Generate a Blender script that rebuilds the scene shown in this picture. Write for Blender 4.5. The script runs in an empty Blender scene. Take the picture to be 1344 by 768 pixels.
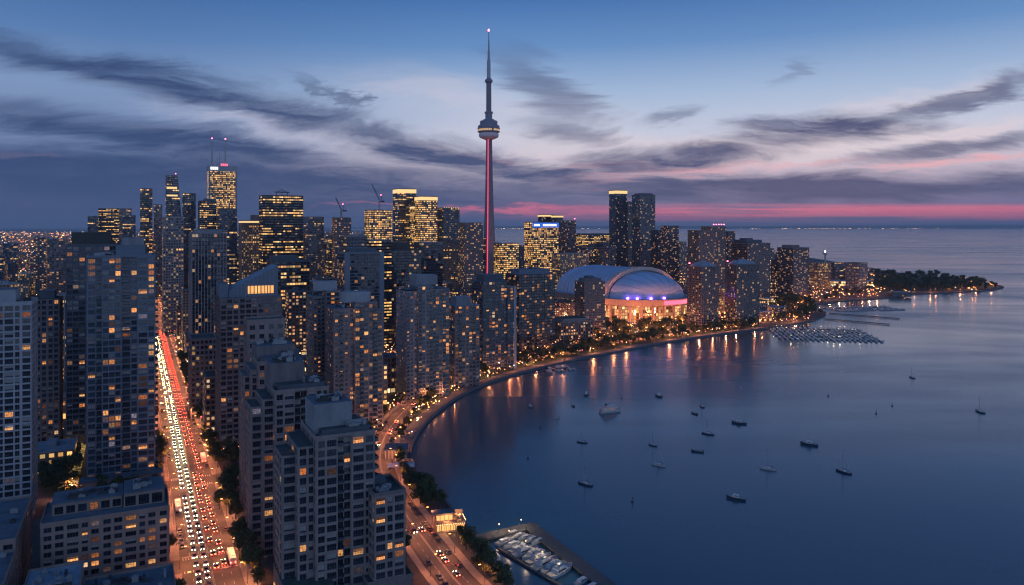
import bpy, math, random
from mathutils import Vector, Matrix
from mathutils.geometry import tessellate_polygon
random.seed(11)
R = math.radians
scene = bpy.context.scene
COL = scene.collection
H = 142.0            # eye height above the city, metres
HY = 297.0           # picture row of the horizon in the 1344x768 photograph

# ------------------------------------------------------------------ camera
cam = bpy.data.cameras.new("camera")
cam.sensor_width = 36.0
cam.lens = 36.0 * 1000.0 / 1344.0
cam.shift_y = -(384.0 - HY) / 1344.0
cam.clip_start = 1.0
cam.clip_end = 200000.0
cam_o = bpy.data.objects.new("camera", cam)
COL.objects.link(cam_o)
cam_o.location = (0, 0, H)
cam_o.rotation_euler = (R(90), 0, 0)
scene.camera = cam_o

# ------------------------------------------------------------------ render
scene.render.engine = 'CYCLES'
cy = scene.cycles
cy.use_denoising = True
try:
    cy.denoiser = 'OPENIMAGEDENOISE'
    cy.denoising_prefilter = 'ACCURATE'
except Exception:
    pass
cy.use_light_tree = True
cy.max_bounces = 5
cy.diffuse_bounces = 2
cy.glossy_bounces = 3
cy.transmission_bounces = 2
cy.volume_bounces = 0
cy.transparent_max_bounces = 4
cy.sample_clamp_indirect = 2.0
cy.caustics_reflective = False
cy.caustics_refractive = False
cy.use_adaptive_sampling = True
cy.adaptive_threshold = 0.012
cy.pixel_filter_type = 'BLACKMAN_HARRIS'
cy.filter_width = 1.25
vs = scene.view_settings
vs.view_transform = 'Standard'
vs.look = 'None'
vs.gamma = 1.0
vs.use_curve_mapping = False
vs.exposure = 0.33


def lin(r, g, b):
    f = lambda c: (c / 255.0 / 12.92) if c <= 10 else ((c / 255.0 + 0.055) / 1.055) ** 2.4
    return (f(r), f(g), f(b), 1.0)


# ------------------------------------------------------------------ sky
class NT:
    """small helper around a node tree"""
    def __init__(self, tree):
        self.t = tree
        self.n = tree.nodes
        self.l = tree.links

    def put(self, sock, v):
        if v is None:
            return
        if hasattr(v, 'is_linked') or hasattr(v, 'links'):
            self.l.new(v, sock)
        else:
            sock.default_value = v

    def math(self, op, a, b=None, c=None, clamp=False):
        n = self.n.new('ShaderNodeMath')
        n.operation = op
        n.use_clamp = clamp
        self.put(n.inputs[0], a)
        self.put(n.inputs[1], b)
        if c is not None:
            self.put(n.inputs[2], c)
        return n.outputs[0]

    def vmath(self, op, a, b=None):
        n = self.n.new('ShaderNodeVectorMath')
        n.operation = op
        self.put(n.inputs[0], a)
        if b is not None:
            self.put(n.inputs[3 if op == 'SCALE' else 1], b)
        return n.outputs[1] if op in ('LENGTH', 'DOT_PRODUCT') else n.outputs[0]

    def mix(self, f, a, b):
        n = self.n.new('ShaderNodeMix')
        n.data_type = 'RGBA'
        self.put(n.inputs[0], f)
        self.put(n.inputs[6], a)
        self.put(n.inputs[7], b)
        return n.outputs[2]

    def xyz(self, x, y, z):
        n = self.n.new('ShaderNodeCombineXYZ')
        for i, v in enumerate((x, y, z)):
            self.put(n.inputs[i], v)
        return n.outputs[0]

    def sep(self, v):
        n = self.n.new('ShaderNodeSeparateXYZ')
        self.l.new(v, n.inputs[0])
        return n.outputs

    def noise(self, vec, scale, detail=3.0, rough=0.5, dist=0.0):
        n = self.n.new('ShaderNodeTexNoise')
        if vec is not None:
            self.l.new(vec, n.inputs['Vector'])
        n.inputs['Scale'].default_value = scale
        n.inputs['Detail'].default_value = detail
        n.inputs['Roughness'].default_value = rough
        n.inputs['Distortion'].default_value = dist
        return n.outputs['Fac']

    def white(self, vec):
        n = self.n.new('ShaderNodeTexWhiteNoise')
        n.noise_dimensions = '3D'
        self.l.new(vec, n.inputs['Vector'])
        return n.outputs['Value'], n.outputs['Color']

    def ramp(self, f, stops, interp='LINEAR'):
        n = self.n.new('ShaderNodeValToRGB')
        n.color_ramp.interpolation = interp
        e = n.color_ramp.elements
        while len(e) < len(stops):
            e.new(0.5)
        for i, (p, c) in enumerate(stops):
            e[i].position = p
            e[i].color = c
        self.put(n.inputs[0], f)
        return n.outputs[0]

    def maprange(self, v, a, b, c, d, smooth=False):
        n = self.n.new('ShaderNodeMapRange')
        n.interpolation_type = 'SMOOTHSTEP' if smooth else 'LINEAR'
        self.put(n.inputs[0], v)
        for i, q in enumerate((a, b, c, d)):
            n.inputs[1 + i].default_value = q
        return n.outputs[0]


world = bpy.data.worlds.new("World")
scene.world = world
world.use_nodes = True
world.node_tree.nodes.clear()
W = NT(world.node_tree)
tc = W.n.new('ShaderNodeTexCoord')
dx, dy, dz = W.sep(tc.outputs['Generated'])
ya = W.math('MAXIMUM', W.math('ABSOLUTE', dy), 0.05)
u0 = W.math('DIVIDE', dx, ya)
v0 = W.math('DIVIDE', dz, ya)
uv0 = W.xyz(u0, v0, 0.0)
# wind-drawn warp of the cloud outlines
stretch = W.vmath('MULTIPLY', uv0, (3.0, 14.0, 1.0))
wn = W.n.new('ShaderNodeTexNoise')
W.l.new(stretch, wn.inputs['Vector'])
wn.inputs['Scale'].default_value = 1.0
wn.inputs['Detail'].default_value = 8.0
wn.inputs['Roughness'].default_value = 0.68
wn.inputs['Distortion'].default_value = 0.6
warp = W.vmath('MULTIPLY', W.vmath('SUBTRACT', wn.outputs['Color'], (0.5, 0.5, 0.5)), (0.34, 0.075, 0.0))
uvw = W.vmath('ADD', uv0, warp)
uw, vw, _ = W.sep(uvw)
streak = W.noise(W.vmath('MULTIPLY', uvw, (4.0, 40.0, 1.0)), 1.0, 6.0, 0.62)
fine = W.noise(W.vmath('MULTIPLY', uvw, (9.0, 75.0, 1.0)), 1.0, 6.0, 0.65)

el = W.math('MAXIMUM', dz, 0.0)
clear = W.ramp(el, [(0.0, lin(88, 96, 136)), (0.03, lin(126, 120, 156)), (0.075, lin(202, 190, 204)), (0.115, lin(196, 200, 218)),
                    (0.17, lin(158, 180, 210)), (0.23, lin(98, 138, 188)), (0.285, lin(66, 110, 168)), (0.55, lin(34, 76, 128)), (1.0, lin(20, 52, 96))])
left = W.ramp(el, [(0.0, lin(62, 74, 112)), (0.05, lin(72, 88, 128)), (0.10, lin(112, 130, 168)), (0.16, lin(122, 146, 184)), (0.22, lin(84, 120, 170)),
                   (0.285, lin(56, 96, 152)), (0.55, lin(32, 70, 120)), (1.0, lin(20, 52, 96))])
side = W.maprange(u0, -0.55, 0.05, 0.0, 1.0, True)
sky = W.mix(side, left, clear)


def blob(px, py, hl, th, ang, op):
    m = W.n.new('ShaderNodeMapping')
    m.vector_type = 'TEXTURE'
    W.l.new(uvw, m.inputs['Vector'])
    m.inputs['Location'].default_value = ((px - 672) / 1000.0, (HY - py) / 1000.0, 0)
    m.inputs['Rotation'].default_value = (0, 0, R(-ang))
    m.inputs['Scale'].default_value = (hl / 1000.0, th / 1000.0, 1)
    return W.maprange(W.vmath('LENGTH', m.outputs[0]), 0.25, 1.15, op, 0.0, True)


def layer(items):
    acc = None
    for it in items:
        b = blob(*it)
        acc = b if acc is None else W.math('MAXIMUM', acc, b)
    return acc


tex = W.maprange(W.math('ADD', W.math('MULTIPLY', streak, 0.65), W.math('MULTIPLY', fine, 0.35)), 0.34, 0.60, 0.15, 1.15)
pale = layer([(120, 160, 190, 10, 7, .55), (350, 168, 210, 20, 11, .75), (250, 128, 260, 14, 12, .45), (590, 194, 80, 13, 15, .9), (690, 160, 130, 50, 0, .35),
              (560, 120, 160, 40, 8, .35), (1000, 192, 360, 32, -4, .95), (1240, 176, 220, 18, -7, .9), (1180, 135, 240, 20, -12, .5), (820, 192, 200, 28, 2, .7), (780, 208, 130, 10, 4, .8)])
sky = W.mix(W.math('MULTIPLY', pale, tex, clamp=True), sky, W.mix(side, lin(160, 170, 200), lin(220, 206, 212)))
peach = layer([(860, 229, 170, 9, -5, .95), (1250, 215, 170, 8, -4, .95), (830, 218, 110, 7, -3, .9), (60, 207, 90, 5, 5, .5), (650, 207, 60, 6, 12, .7), (1000, 219, 160, 7, -3, .6)])
sky = W.mix(W.math('MULTIPLY', peach, W.maprange(fine, 0.35, 0.6, 0.2, 1.1), clamp=True), sky, lin(232, 176, 184))
dark = layer([(235, 110, 370, 33, 13, .90), (90, 74, 260, 22, 11, .7), (200, 182, 380, 32, 9, .92), (130, 226, 500, 42, 3, .95), (590, 206, 250, 32, 13, .92), (440, 122, 62, 13, 28, .6),
              (480, 165, 130, 14, 22, .55), (720, 118, 95, 40, 38, .55), (745, 172, 80, 22, 10, .6), (1075, 166, 185, 26, -4, .9), (1270, 126, 170, 17, -15, .7), (870, 209, 160, 27, -7, .95),
              (860, 150, 50, 11, -8, .45), (1235, 198, 190, 16, -6, .8), (1040, 92, 70, 12, -16, .35), (700, 232, 150, 22, 4, .9), (1010, 248, 560, 22, 0, .95),
              (420, 252, 420, 42, 2, .9), (1300, 243, 260, 20, -2, .9)])
dk = W.math('MULTIPLY', dark, W.maprange(W.math('ADD', W.math('MULTIPLY', streak, 0.6), W.math('MULTIPLY', fine, 0.4)), 0.28, 0.54, 0.40, 1.15), clamp=True)
sky = W.mix(dk, sky, W.mix(side, lin(52, 72, 112), lin(70, 80, 116)))
# afterglow along the lake horizon
pinkband = W.math('MULTIPLY', W.maprange(v0, 0.003, 0.012, 0.0, 1.0, True), W.maprange(v0, 0.022, 0.032, 1.0, 0.0, True))
pinkside = W.math('ADD', W.maprange(u0, -0.10, 0.22, 0.0, 0.85, True), W.maprange(u0, 0.1, 0.5, 0.0, 0.15))
pinkstreak = W.maprange(W.noise(W.vmath('MULTIPLY', uv0, (2.6, 150.0, 1.0)), 1.0, 6.0, 0.62), 0.37, 0.53, 0.12, 1.2)
pk = W.math('MULTIPLY', W.math('MULTIPLY', pinkband, pinkside), pinkstreak, clamp=True)
extra = layer([(655, 272, 90, 6, -2, .85), (500, 270, 60, 3, 0, .35), (720, 276, 120, 4, 3, .7)])
pk = W.math('MAXIMUM', pk, extra)
sky = W.mix(pk, sky, W.mix(fine, lin(236, 80, 126), lin(255, 150, 160)))
# unseen eastern sky behind the eye, brightened beyond dusk to lift facades facing the camera
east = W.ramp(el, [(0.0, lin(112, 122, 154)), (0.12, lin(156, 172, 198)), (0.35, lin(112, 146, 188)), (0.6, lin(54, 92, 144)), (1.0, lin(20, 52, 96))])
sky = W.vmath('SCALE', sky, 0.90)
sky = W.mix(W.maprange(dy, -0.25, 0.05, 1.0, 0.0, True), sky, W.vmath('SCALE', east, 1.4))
low = W.maprange(v0, 0.0, 0.010, 0.75, 0.0, True)
sky = W.mix(low, sky, lin(70, 80, 118))
# the physical twilight sky adds its share on top
ns = W.n.new('ShaderNodeTexSky')
ns.sky_type = 'NISHITA'
ns.sun_disc = False
SUN_EL, SUN_AZ = 2.0, 22.0           # afterglow low over the lake, to the right of straight ahead
ns.sun_elevation = R(SUN_EL)
ns.sun_rotation = R(SUN_AZ)
ns.altitude = 150
bg2 = W.n.new('ShaderNodeBackground')
W.l.new(ns.outputs[0], bg2.inputs[0])
bg2.inputs[1].default_value = 0.0015
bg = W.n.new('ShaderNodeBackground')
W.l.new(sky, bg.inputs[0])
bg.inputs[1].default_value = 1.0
add = W.n.new('ShaderNodeAddShader')
W.l.new(bg.outputs[0], add.inputs[0])
W.l.new(bg2.outputs[0], add.inputs[1])
out = W.n.new('ShaderNodeOutputWorld')
W.l.new(add.outputs[0], out.inputs[0])

sun = bpy.data.lights.new("afterglow_sun", 'SUN')
sun.energy = 0.012
sun.angle = R(40)
sun.color = (1.0, 0.62, 0.60)
sun_o = bpy.data.objects.new("afterglow_sun", sun)
COL.objects.link(sun_o)
sd = Vector((math.sin(R(SUN_AZ)) * math.cos(R(SUN_EL + 6)), math.cos(R(SUN_AZ)) * math.cos(R(SUN_EL + 6)), math.sin(R(SUN_EL + 6))))
sun_o.rotation_euler = (-sd).to_track_quat('-Z', 'Y').to_euler()
sun_o.location = (0, 0, 900)

# ------------------------------------------------------------------ city grid
TH = R(26.3)
E1 = Vector((math.cos(TH), math.sin(TH), 0))       # along the cross streets
E2 = Vector((-math.sin(TH), math.cos(TH), 0))      # along the avenue, away from the eye
C0 = Vector((-117.4, 301.0, 0))                    # a point on the avenue's centre line


def gp(px, py, z=0.0):
    d = (H - z) * 1000.0 / (py - HY)
    return Vector(((px - 672) * d / 1000.0, d, z))


def at(px, d, z=0.0):
    return Vector(((px - 672) * d / 1000.0, d, z))


def zt(py, d):
    return H - (py - HY) * d / 1000.0


def grid(o, s, z=0.0):
    p = C0 + E1 * o + E2 * s
    p.z = z
    return p


def togrid(p):
    q = Vector((p[0], p[1], 0)) - C0
    return q.dot(E1), q.dot(E2)


# ------------------------------------------------------------------ mesh helper
class MB:
    def __init__(self):
        self.v, self.f, self.m, self.uv = [], [], [], []

    def face(self, pts, m=0, uv=None):
        i = len(self.v)
        self.v.extend(tuple(p) for p in pts)
        self.f.append(tuple(range(i, i + len(pts))))
        self.m.append(m)
        self.uv.append(uv if uv else [(0.0, 0.0)] * len(pts))

    def box(self, x0, y0, z0, x1, y1, z1, m=0, top=None, bottom=True):
        i = len(self.v)
        self.v.extend([(x0, y0, z0), (x1, y0, z0), (x1, y1, z0), (x0, y1, z0), (x0, y0, z1), (x1, y0, z1), (x1, y1, z1), (x0, y1, z1)])
        fs = [(0, 1, 5, 4), (1, 2, 6, 5), (2, 3, 7, 6), (3, 0, 4, 7), (4, 5, 6, 7)] + ([(3, 2, 1, 0)] if bottom else [])
        for k, q in enumerate(fs):
            self.f.append(tuple(i + a for a in q))
            self.m.append(top if (top is not None and k == 4) else m)
            self.uv.append([(0.0, 0.0)] * 4)

    def wbox(self, x0, y0, z0, x1, y1, z1, bay, fl, m=0, top=1):
        """box whose walls carry window-cell coordinates, one unit a bay and one a storey"""
        nw, nd, nf = max(1, round((x1 - x0) / bay)), max(1, round((y1 - y0) / bay)), max(1, round((z1 - z0) / fl))
        k0 = random.randint(0, 400) * 10
        vb = random.randint(0, 60) * 5
        cs = [((x0, y0), (x1, y0), nw, 0), ((x1, y0), (x1, y1), nd, 200), ((x1, y1), (x0, y1), nw, 400), ((x0, y1), (x0, y0), nd, 600)]
        for a, b, n, k in cs:
            k += k0
            self.face([(a[0], a[1], z0), (b[0], b[1], z0), (b[0], b[1], z1), (a[0], a[1], z1)], m, [(k, vb), (k + n, vb), (k + n, vb + nf), (k, vb + nf)])
        self.face([(x0, y0, z1), (x1, y0, z1), (x1, y1, z1), (x0, y1, z1)], top)

    def prism(self, poly, z0, z1, m=0, top=None, cap=True, taper=1.0, uvs=None):
        """poly: counter-clockwise outline"""
        n = len(poly)
        cx = sum(p[0] for p in poly) / n
        cyy = sum(p[1] for p in poly) / n
        up = [(cx + (p[0] - cx) * taper, cyy + (p[1] - cyy) * taper, z1) for p in poly]
        dn = [(p[0], p[1], z0) for p in poly]
        run = 0.0
        for i in range(n):
            j = (i + 1) % n
            L = math.hypot(poly[j][0] - poly[i][0], poly[j][1] - poly[i][1])
            uv = None
            if uvs:
                a, b = run / uvs[0], (run + L) / uvs[0]
                uv = [(a, 0), (b, 0), (b, (z1 - z0) / uvs[1]), (a, (z1 - z0) / uvs[1])]
            run += L
            self.face([dn[i], dn[j], up[j], up[i]], m, uv)
        if cap:
            self.face(up, m if top is None else top)
            self.face(dn[::-1], m)

    def rings(self, rs, n=24, m=0, cx=0.0, cy_=0.0, ms=None, caps=True):
        """lathe: list of (radius, z)"""
        i0 = len(self.v)
        for r, z in rs:
            for k in range(n):
                a = 2 * math.pi * k / n
                self.v.append((cx + r * math.cos(a), cy_ + r * math.sin(a), z))
        for j in range(len(rs) - 1):
            for k in range(n):
                a, b = i0 + j * n + k, i0 + j * n + (k + 1) % n
                self.f.append((a, b, b + n, a + n))
                self.m.append(ms[j] if ms else m)
                self.uv.append([(k, j), (k + 1, j), (k + 1, j + 1), (k, j + 1)])
        if caps:
            self.f.append(tuple(i0 + k for k in range(n))[::-1])
            self.m.append(m)
            self.uv.append([(0.0, 0.0)] * n)
            o = i0 + (len(rs) - 1) * n
            self.f.append(tuple(o + k for k in range(n)))
            self.m.append(ms[-1] if ms else m)
            self.uv.append([(0.0, 0.0)] * n)

    def tube(self, a, b, r0, r1=None, n=6, m=0):
        a, b = Vector(a), Vector(b)
        r1 = r0 if r1 is None else r1
        d = (b - a).normalized()
        s = d.orthogonal().normalized()
        t = d.cross(s)
        i0 = len(self.v)
        for p, r in ((a, r0), (b, r1)):
            for k in range(n):
                w = 2 * math.pi * k / n
                self.v.append(tuple(p + s * (r * math.cos(w)) + t * (r * math.sin(w))))
        for k in range(n):
            self.f.append((i0 + k, i0 + (k + 1) % n, i0 + n + (k + 1) % n, i0 + n + k))
            self.m.append(m)
            self.uv.append([(0.0, 0.0)] * 4)
        for q in (tuple(i0 + k for k in range(n))[::-1], tuple(i0 + n + k for k in range(n))):
            self.f.append(q)
            self.m.append(m)
            self.uv.append([(0.0, 0.0)] * n)

    def merge(self, o, mat):
        """add another MB moved by a matrix"""
        i = len(self.v)
        self.v.extend(tuple(mat @ Vector(p)) for p in o.v)
        self.f.extend(tuple(i + a for a in q) for q in o.f)
        self.m.extend(o.m)
        self.uv.extend(o.uv)

    def mesh(self, name, mats, smooth=False):
        me = bpy.data.meshes.new(name)
        me.from_pydata(self.v, [], self.f)
        for x in (mats if isinstance(mats, (list, tuple)) else [mats]):
            me.materials.append(x)
        me.polygons.foreach_set('material_index', self.m)
        uvl = me.uv_layers.new(name='UVMap')
        flat = [c for q in self.uv for p in q for c in p]
        uvl.data.foreach_set('uv', flat)
        if smooth:
            me.polygons.foreach_set('use_smooth', [True] * len(self.f))
        me.update()
        return me

    def build(self, name, mats, parent=None, smooth=False):
        return link(name, self.mesh(name, mats, smooth), parent)


def link(name, data, parent=None, loc=None, rz=0.0):
    o = bpy.data.objects.new(name, data)
    COL.objects.link(o)
    if parent:
        o.parent = parent
    if loc is not None:
        o.location = loc
    if rz:
        o.rotation_euler = (0, 0, rz)
    return o


def tag(o, label=None, cat=None, group=None, kind=None):
    if label:
        o['label'] = label
    if cat:
        o['category'] = cat
    if group:
        o['group'] = group
    if kind:
        o['kind'] = kind
    return o


def empty(name, loc, rz=0.0, label=None, cat=None, group=None):
    o = link(name, None, None, loc, rz)
    o.empty_display_size = 1.0
    return tag(o, label, cat, group)


KIDS = {}


def copy_tree(o, parent=None):
    """a thing with copies of its parts and sub-parts"""
    c = o.copy()
    COL.objects.link(c)
    if parent:
        c.parent = parent
    for ch in o.children:
        copy_tree(ch, c)
    return c
# ------------------------------------------------------------------ materials
def newmat(name):
    m = bpy.data.materials.new(name)
    m.use_nodes = True
    m.node_tree.nodes.clear()
    t = NT(m.node_tree)
    b = t.n.new('ShaderNodeBsdfPrincipled')
    o = t.n.new('ShaderNodeOutputMaterial')
    t.l.new(b.outputs[0], o.inputs[0])
    return m, t, b


def pmat(name, col, rough=0.8, metal=0.0, var=0.25, scale=0.35, spec=None, stretch=None):
    """plain surface with uneven tone: weathering, streaks and grain"""
    m, t, b = newmat(name)
    c = t.n.new('ShaderNodeTexCoord')
    v = c.outputs['Object']
    if stretch:
        v = t.vmath('MULTIPLY', v, stretch)
    n1 = t.noise(v, scale, 5.0, 0.6)
    n2 = t.noise(v, scale * 9, 3.0, 0.6)
    f = t.math('ADD', t.math('MULTIPLY', n1, 0.65), t.math('MULTIPLY', n2, 0.35))
    k = t.maprange(f, 0.3, 0.7, 1.0 - var, 1.0 + var)
    rgb = t.vmath('SCALE', t.xyz(*col[:3]), k)
    t.l.new(rgb, b.inputs['Base Color'])
    b.inputs['Roughness'].default_value = rough
    b.inputs['Metallic'].default_value = metal
    if spec is not None:
        b.inputs['Specular IOR Level'].default_value = spec
    return m


def emat(name, col, strength, sample='NONE', base=(0.02, 0.02, 0.02)):
    m, t, b = newmat(name)
    b.inputs['Base Color'].default_value = (*base, 1)
    b.inputs['Emission Color'].default_value = (*col[:3], 1)
    b.inputs['Emission Strength'].default_value = strength
    m.cycles.emission_sampling = sample
    return m


def randval(t):
    """one number for each object and each loose piece of a mesh"""
    oi = t.n.new('ShaderNodeObjectInfo')
    ge = t.n.new('ShaderNodeNewGeometry')
    return t.math('FRACT', t.math('ADD', t.math('MULTIPLY', oi.outputs['Random'], 7.31), t.math('MULTIPLY', ge.outputs['Random Per Island'], 3.77)))


def litmat(name, stops, smin, smax):
    """a lamp-lit room behind glass"""
    m, t, b = newmat(name)
    r = randval(t)
    w, wc = t.white(t.xyz(r, 3.1, 0.7))
    c = t.n.new('ShaderNodeTexCoord')
    room = t.noise(c.outputs['Object'], 1.1, 3.0, 0.6)
    cut = t.maprange(room, 0.34, 0.62, 0.25, 1.25)
    col = t.ramp(r, stops)
    s = t.math('MULTIPLY', t.maprange(t.math('POWER', w, 1.8), 0.0, 1.0, smin, smax), cut)
    b.inputs['Base Color'].default_value = (0.03, 0.03, 0.03, 1)
    b.inputs['Roughness'].default_value = 0.12
    t.l.new(col, b.inputs['Emission Color'])
    t.l.new(s, b.inputs['Emission Strength'])
    m.cycles.emission_sampling = 'NONE'
    return m


def glassmat(name, col, rough=0.08):
    m, t, b = newmat(name)
    r = randval(t)
    w, _ = t.white(t.xyz(r, 1.7, 9.2))
    c = t.vmath('SCALE', t.xyz(*col), t.maprange(w, 0, 1, 0.4, 1.9))
    t.l.new(c, b.inputs['Base Color'])
    b.inputs['Roughness'].default_value = rough
    b.inputs['IOR'].default_value = 1.95
    # panes never sit perfectly true
    g = t.n.new('ShaderNodeNewGeometry')
    _, wc = t.white(t.xyz(r, 5.5, 2.2))
    tilt = t.vmath('SCALE', t.vmath('SUBTRACT', wc, (0.5, 0.5, 0.5)), 0.06)
    t.l.new(t.vmath('NORMALIZE', t.vmath('ADD', g.outputs['Normal'], tilt)), b.inputs['Normal'])
    return m


def wmat(name, wall, glass, p=0.12, office=0.0, c1=(1.0, 0.52, 0.17), c2=(1.0, 0.78, 0.42), s=1.2, ax=0.10, b0=0.2, b1=0.88, rough=0.75):
    """facade for towers too far to model pane by pane: cells come from the mesh's own bay and storey coordinates"""
    m, t, b = newmat(name)
    uvn = t.n.new('ShaderNodeUVMap')
    u, v, _ = t.sep(uvn.outputs[0])
    oi = t.n.new('ShaderNodeObjectInfo')
    rn = t.math('MULTIPLY', oi.outputs['Random'], 517.0)
    fu, fv, cu, cv = t.math('FRACT', u), t.math('FRACT', v), t.math('FLOOR', u), t.math('FLOOR', v)
    mk = t.math('MULTIPLY', t.math('GREATER_THAN', fu, ax), t.math('LESS_THAN', fu, 1 - ax))
    mk = t.math('MULTIPLY', mk, t.math('MULTIPLY', t.math('GREATER_THAN', fv, b0), t.math('LESS_THAN', fv, b1)))
    w, wc = t.white(t.xyz(cu, cv, rn))
    wr, wg, wb = t.sep(wc)
    if office > 0:
        zone, _ = t.white(t.xyz(t.math('FLOOR', t.math('DIVIDE', cu, 5.0)), cv, t.math('ADD', rn, 31.0)))
        row, _ = t.white(t.xyz(7.0, cv, t.math('ADD', rn, 77.0)))
        f = t.math('MULTIPLY', t.math('GREATER_THAN', t.math('ADD', t.math('MULTIPLY', zone, 0.55), t.math('MULTIPLY', row, 0.45)), 1.0 - office), 0.82)
        lim = t.math('MAXIMUM', f, p)
    else:
        lim = p
    lit = t.math('LESS_THAN', w, lim)
    e = t.math('MULTIPLY', t.math('MULTIPLY', lit, mk), t.maprange(t.math('POWER', wr, 1.5), 0, 1, 0.20 * s, 1.7 * s))
    col = t.mix(wg, (*c1, 1), (*c2, 1))
    dirt = t.noise(t.vmath('MULTIPLY', uvn.outputs[0], (0.7, 0.12, 1)), 1.0, 4.0, 0.6)
    wl = t.vmath('SCALE', t.xyz(*[0.62 * q for q in wall]), t.maprange(dirt, 0.3, 0.7, 0.75, 1.25))
    gl = t.vmath('SCALE', t.xyz(*glass), t.maprange(wb, 0, 1, 0.5, 1.8))
    t.l.new(t.mix(mk, wl, gl), b.inputs['Base Color'])
    t.l.new(t.maprange(mk, 0, 1, rough, 0.10), b.inputs['Roughness'])
    t.l.new(t.maprange(mk, 0, 1, 1.4, 1.9), b.inputs['IOR'])
    t.l.new(col, b.inputs['Emission Color'])
    t.l.new(e, b.inputs['Emission Strength'])
    g = t.n.new('ShaderNodeNewGeometry')
    tilt = t.vmath('SCALE', t.vmath('SUBTRACT', wc, (0.5, 0.5, 0.5)), t.math('MULTIPLY', mk, 0.07))
    t.l.new(t.vmath('NORMALIZE', t.vmath('ADD', g.outputs['Normal'], tilt)), b.inputs['Normal'])
    m.cycles.emission_sampling = 'NONE'
    return m


M = {}
M['mauve'] = pmat('mauve_precast', (0.245, 0.20, 0.195), 0.85, var=0.32, stretch=(1, 1, 0.25))
M['mauve_dark'] = pmat('dark_precast', (0.165, 0.14, 0.145), 0.85, var=0.35, stretch=(1, 1, 0.25))
M['brown'] = pmat('brown_precast', (0.25, 0.185, 0.17), 0.85, var=0.22, stretch=(1, 1, 0.3))
M['white'] = pmat('pale_concrete', (0.34, 0.345, 0.375), 0.8, var=0.22, stretch=(1, 1, 0.25))
M['grey'] = pmat('grey_concrete', (0.23, 0.235, 0.26), 0.85, var=0.32, stretch=(1, 1, 0.3))
M['steel_blue'] = pmat('blue_grey_panel', (0.13, 0.17, 0.23), 0.5, var=0.18)
M['slate'] = pmat('slate_panel', (0.07, 0.085, 0.115), 0.5, var=0.2)
M['black'] = pmat('black_panel', (0.022, 0.024, 0.032), 0.45, var=0.2)
M['roof'] = pmat('roof_membrane', (0.10, 0.125, 0.16), 0.9, var=0.45, scale=0.2)
M['roof_pale'] = pmat('pale_roof_membrane', (0.24, 0.27, 0.33), 0.85, var=0.35, scale=0.2)
M['roof_green'] = pmat('dark_roof_gravel', (0.05, 0.065, 0.065), 0.95, var=0.5, scale=0.4)
M['metal'] = pmat('galvanised_metal', (0.30, 0.32, 0.35), 0.5, 0.6, 0.2, 1.0)
M['dark_metal'] = pmat('dark_metal', (0.05, 0.05, 0.06), 0.55, 0.4, 0.2, 1.0)
M['glass'] = glassmat('dark_glass', (0.012, 0.016, 0.026))
M['glass_blue'] = glassmat('blue_glass', (0.02, 0.035, 0.055))
M['lit'] = litmat('lit_room', [(0.0, (1.0, 0.27, 0.06, 1)), (0.45, (1.0, 0.36, 0.10, 1)), (0.8, (1.0, 0.48, 0.19, 1)), (1.0, (1.0, 0.72, 0.46, 1))], 0.18, 0.95)
M['lit_dim'] = litmat('dim_room', [(0.0, (1.0, 0.32, 0.10, 1)), (0.7, (0.9, 0.42, 0.20, 1)), (1.0, (0.6, 0.55, 0.75, 1))], 0.03, 0.30)
M['lit_bright'] = litmat('bright_room', [(0.0, (1.0, 0.34, 0.09, 1)), (1.0, (1.0, 0.48, 0.17, 1))], 0.6, 1.15)
# distant facades
COND = dict(c1=(1.0, 0.34, 0.09), c2=(1.0, 0.70, 0.40))
OFFI = dict(c1=(1.0, 0.42, 0.09), c2=(1.0, 0.66, 0.26))
M['f_condo'] = wmat('condo_facade', (0.20, 0.18, 0.21), (0.015, 0.02, 0.03), 0.085, s=1.5, **COND)
M['f_condo_blue'] = wmat('blue_condo_facade', (0.15, 0.18, 0.23), (0.02, 0.03, 0.045), 0.075, s=1.5, **COND)
M['f_condo_dark'] = wmat('dark_condo_facade', (0.07, 0.08, 0.10), (0.012, 0.016, 0.025), 0.07, s=1.5, ax=0.06, b0=0.14, **COND)
M['f_condo_pink'] = wmat('mauve_condo_facade', (0.24, 0.19, 0.21), (0.018, 0.02, 0.03), 0.085, s=1.4, **COND)
M['f_condo_busy'] = wmat('busy_condo_facade', (0.17, 0.14, 0.16), (0.018, 0.02, 0.03), 0.19, s=1.5, ax=0.14, b0=0.25, b1=0.82, **COND)
M['f_office'] = wmat('office_facade', (0.05, 0.055, 0.07), (0.012, 0.016, 0.025), 0.06, office=0.42, s=1.0, ax=0.07, b0=0.3, b1=0.85, **OFFI)
M['f_office_gold'] = wmat('golden_office_facade', (0.16, 0.12, 0.09), (0.02, 0.02, 0.02), 0.33, office=0.66, s=1.05, ax=0.10, b0=0.25, b1=0.85, **OFFI)
M['f_office_black'] = wmat('black_office_facade', (0.014, 0.016, 0.022), (0.010, 0.013, 0.02), 0.04, office=0.44, s=1.1, ax=0.06, b0=0.35, b1=0.8, **OFFI)
M['f_office_blue'] = wmat('blue_office_facade', (0.07, 0.095, 0.14), (0.02, 0.03, 0.05), 0.05, office=0.22, s=0.9, ax=0.06, b0=0.25, b1=0.85, **OFFI)
M['f_beige'] = wmat('beige_facade', (0.34, 0.25, 0.21), (0.03, 0.03, 0.035), 0.30, office=0.30, s=0.9, ax=0.22, b0=0.2, b1=0.8, **OFFI)
M['f_pale'] = wmat('pale_facade', (0.30, 0.29, 0.33), (0.02, 0.025, 0.035), 0.20, office=0.25, s=1.0, ax=0.18, b0=0.25, b1=0.8, **OFFI)
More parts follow.
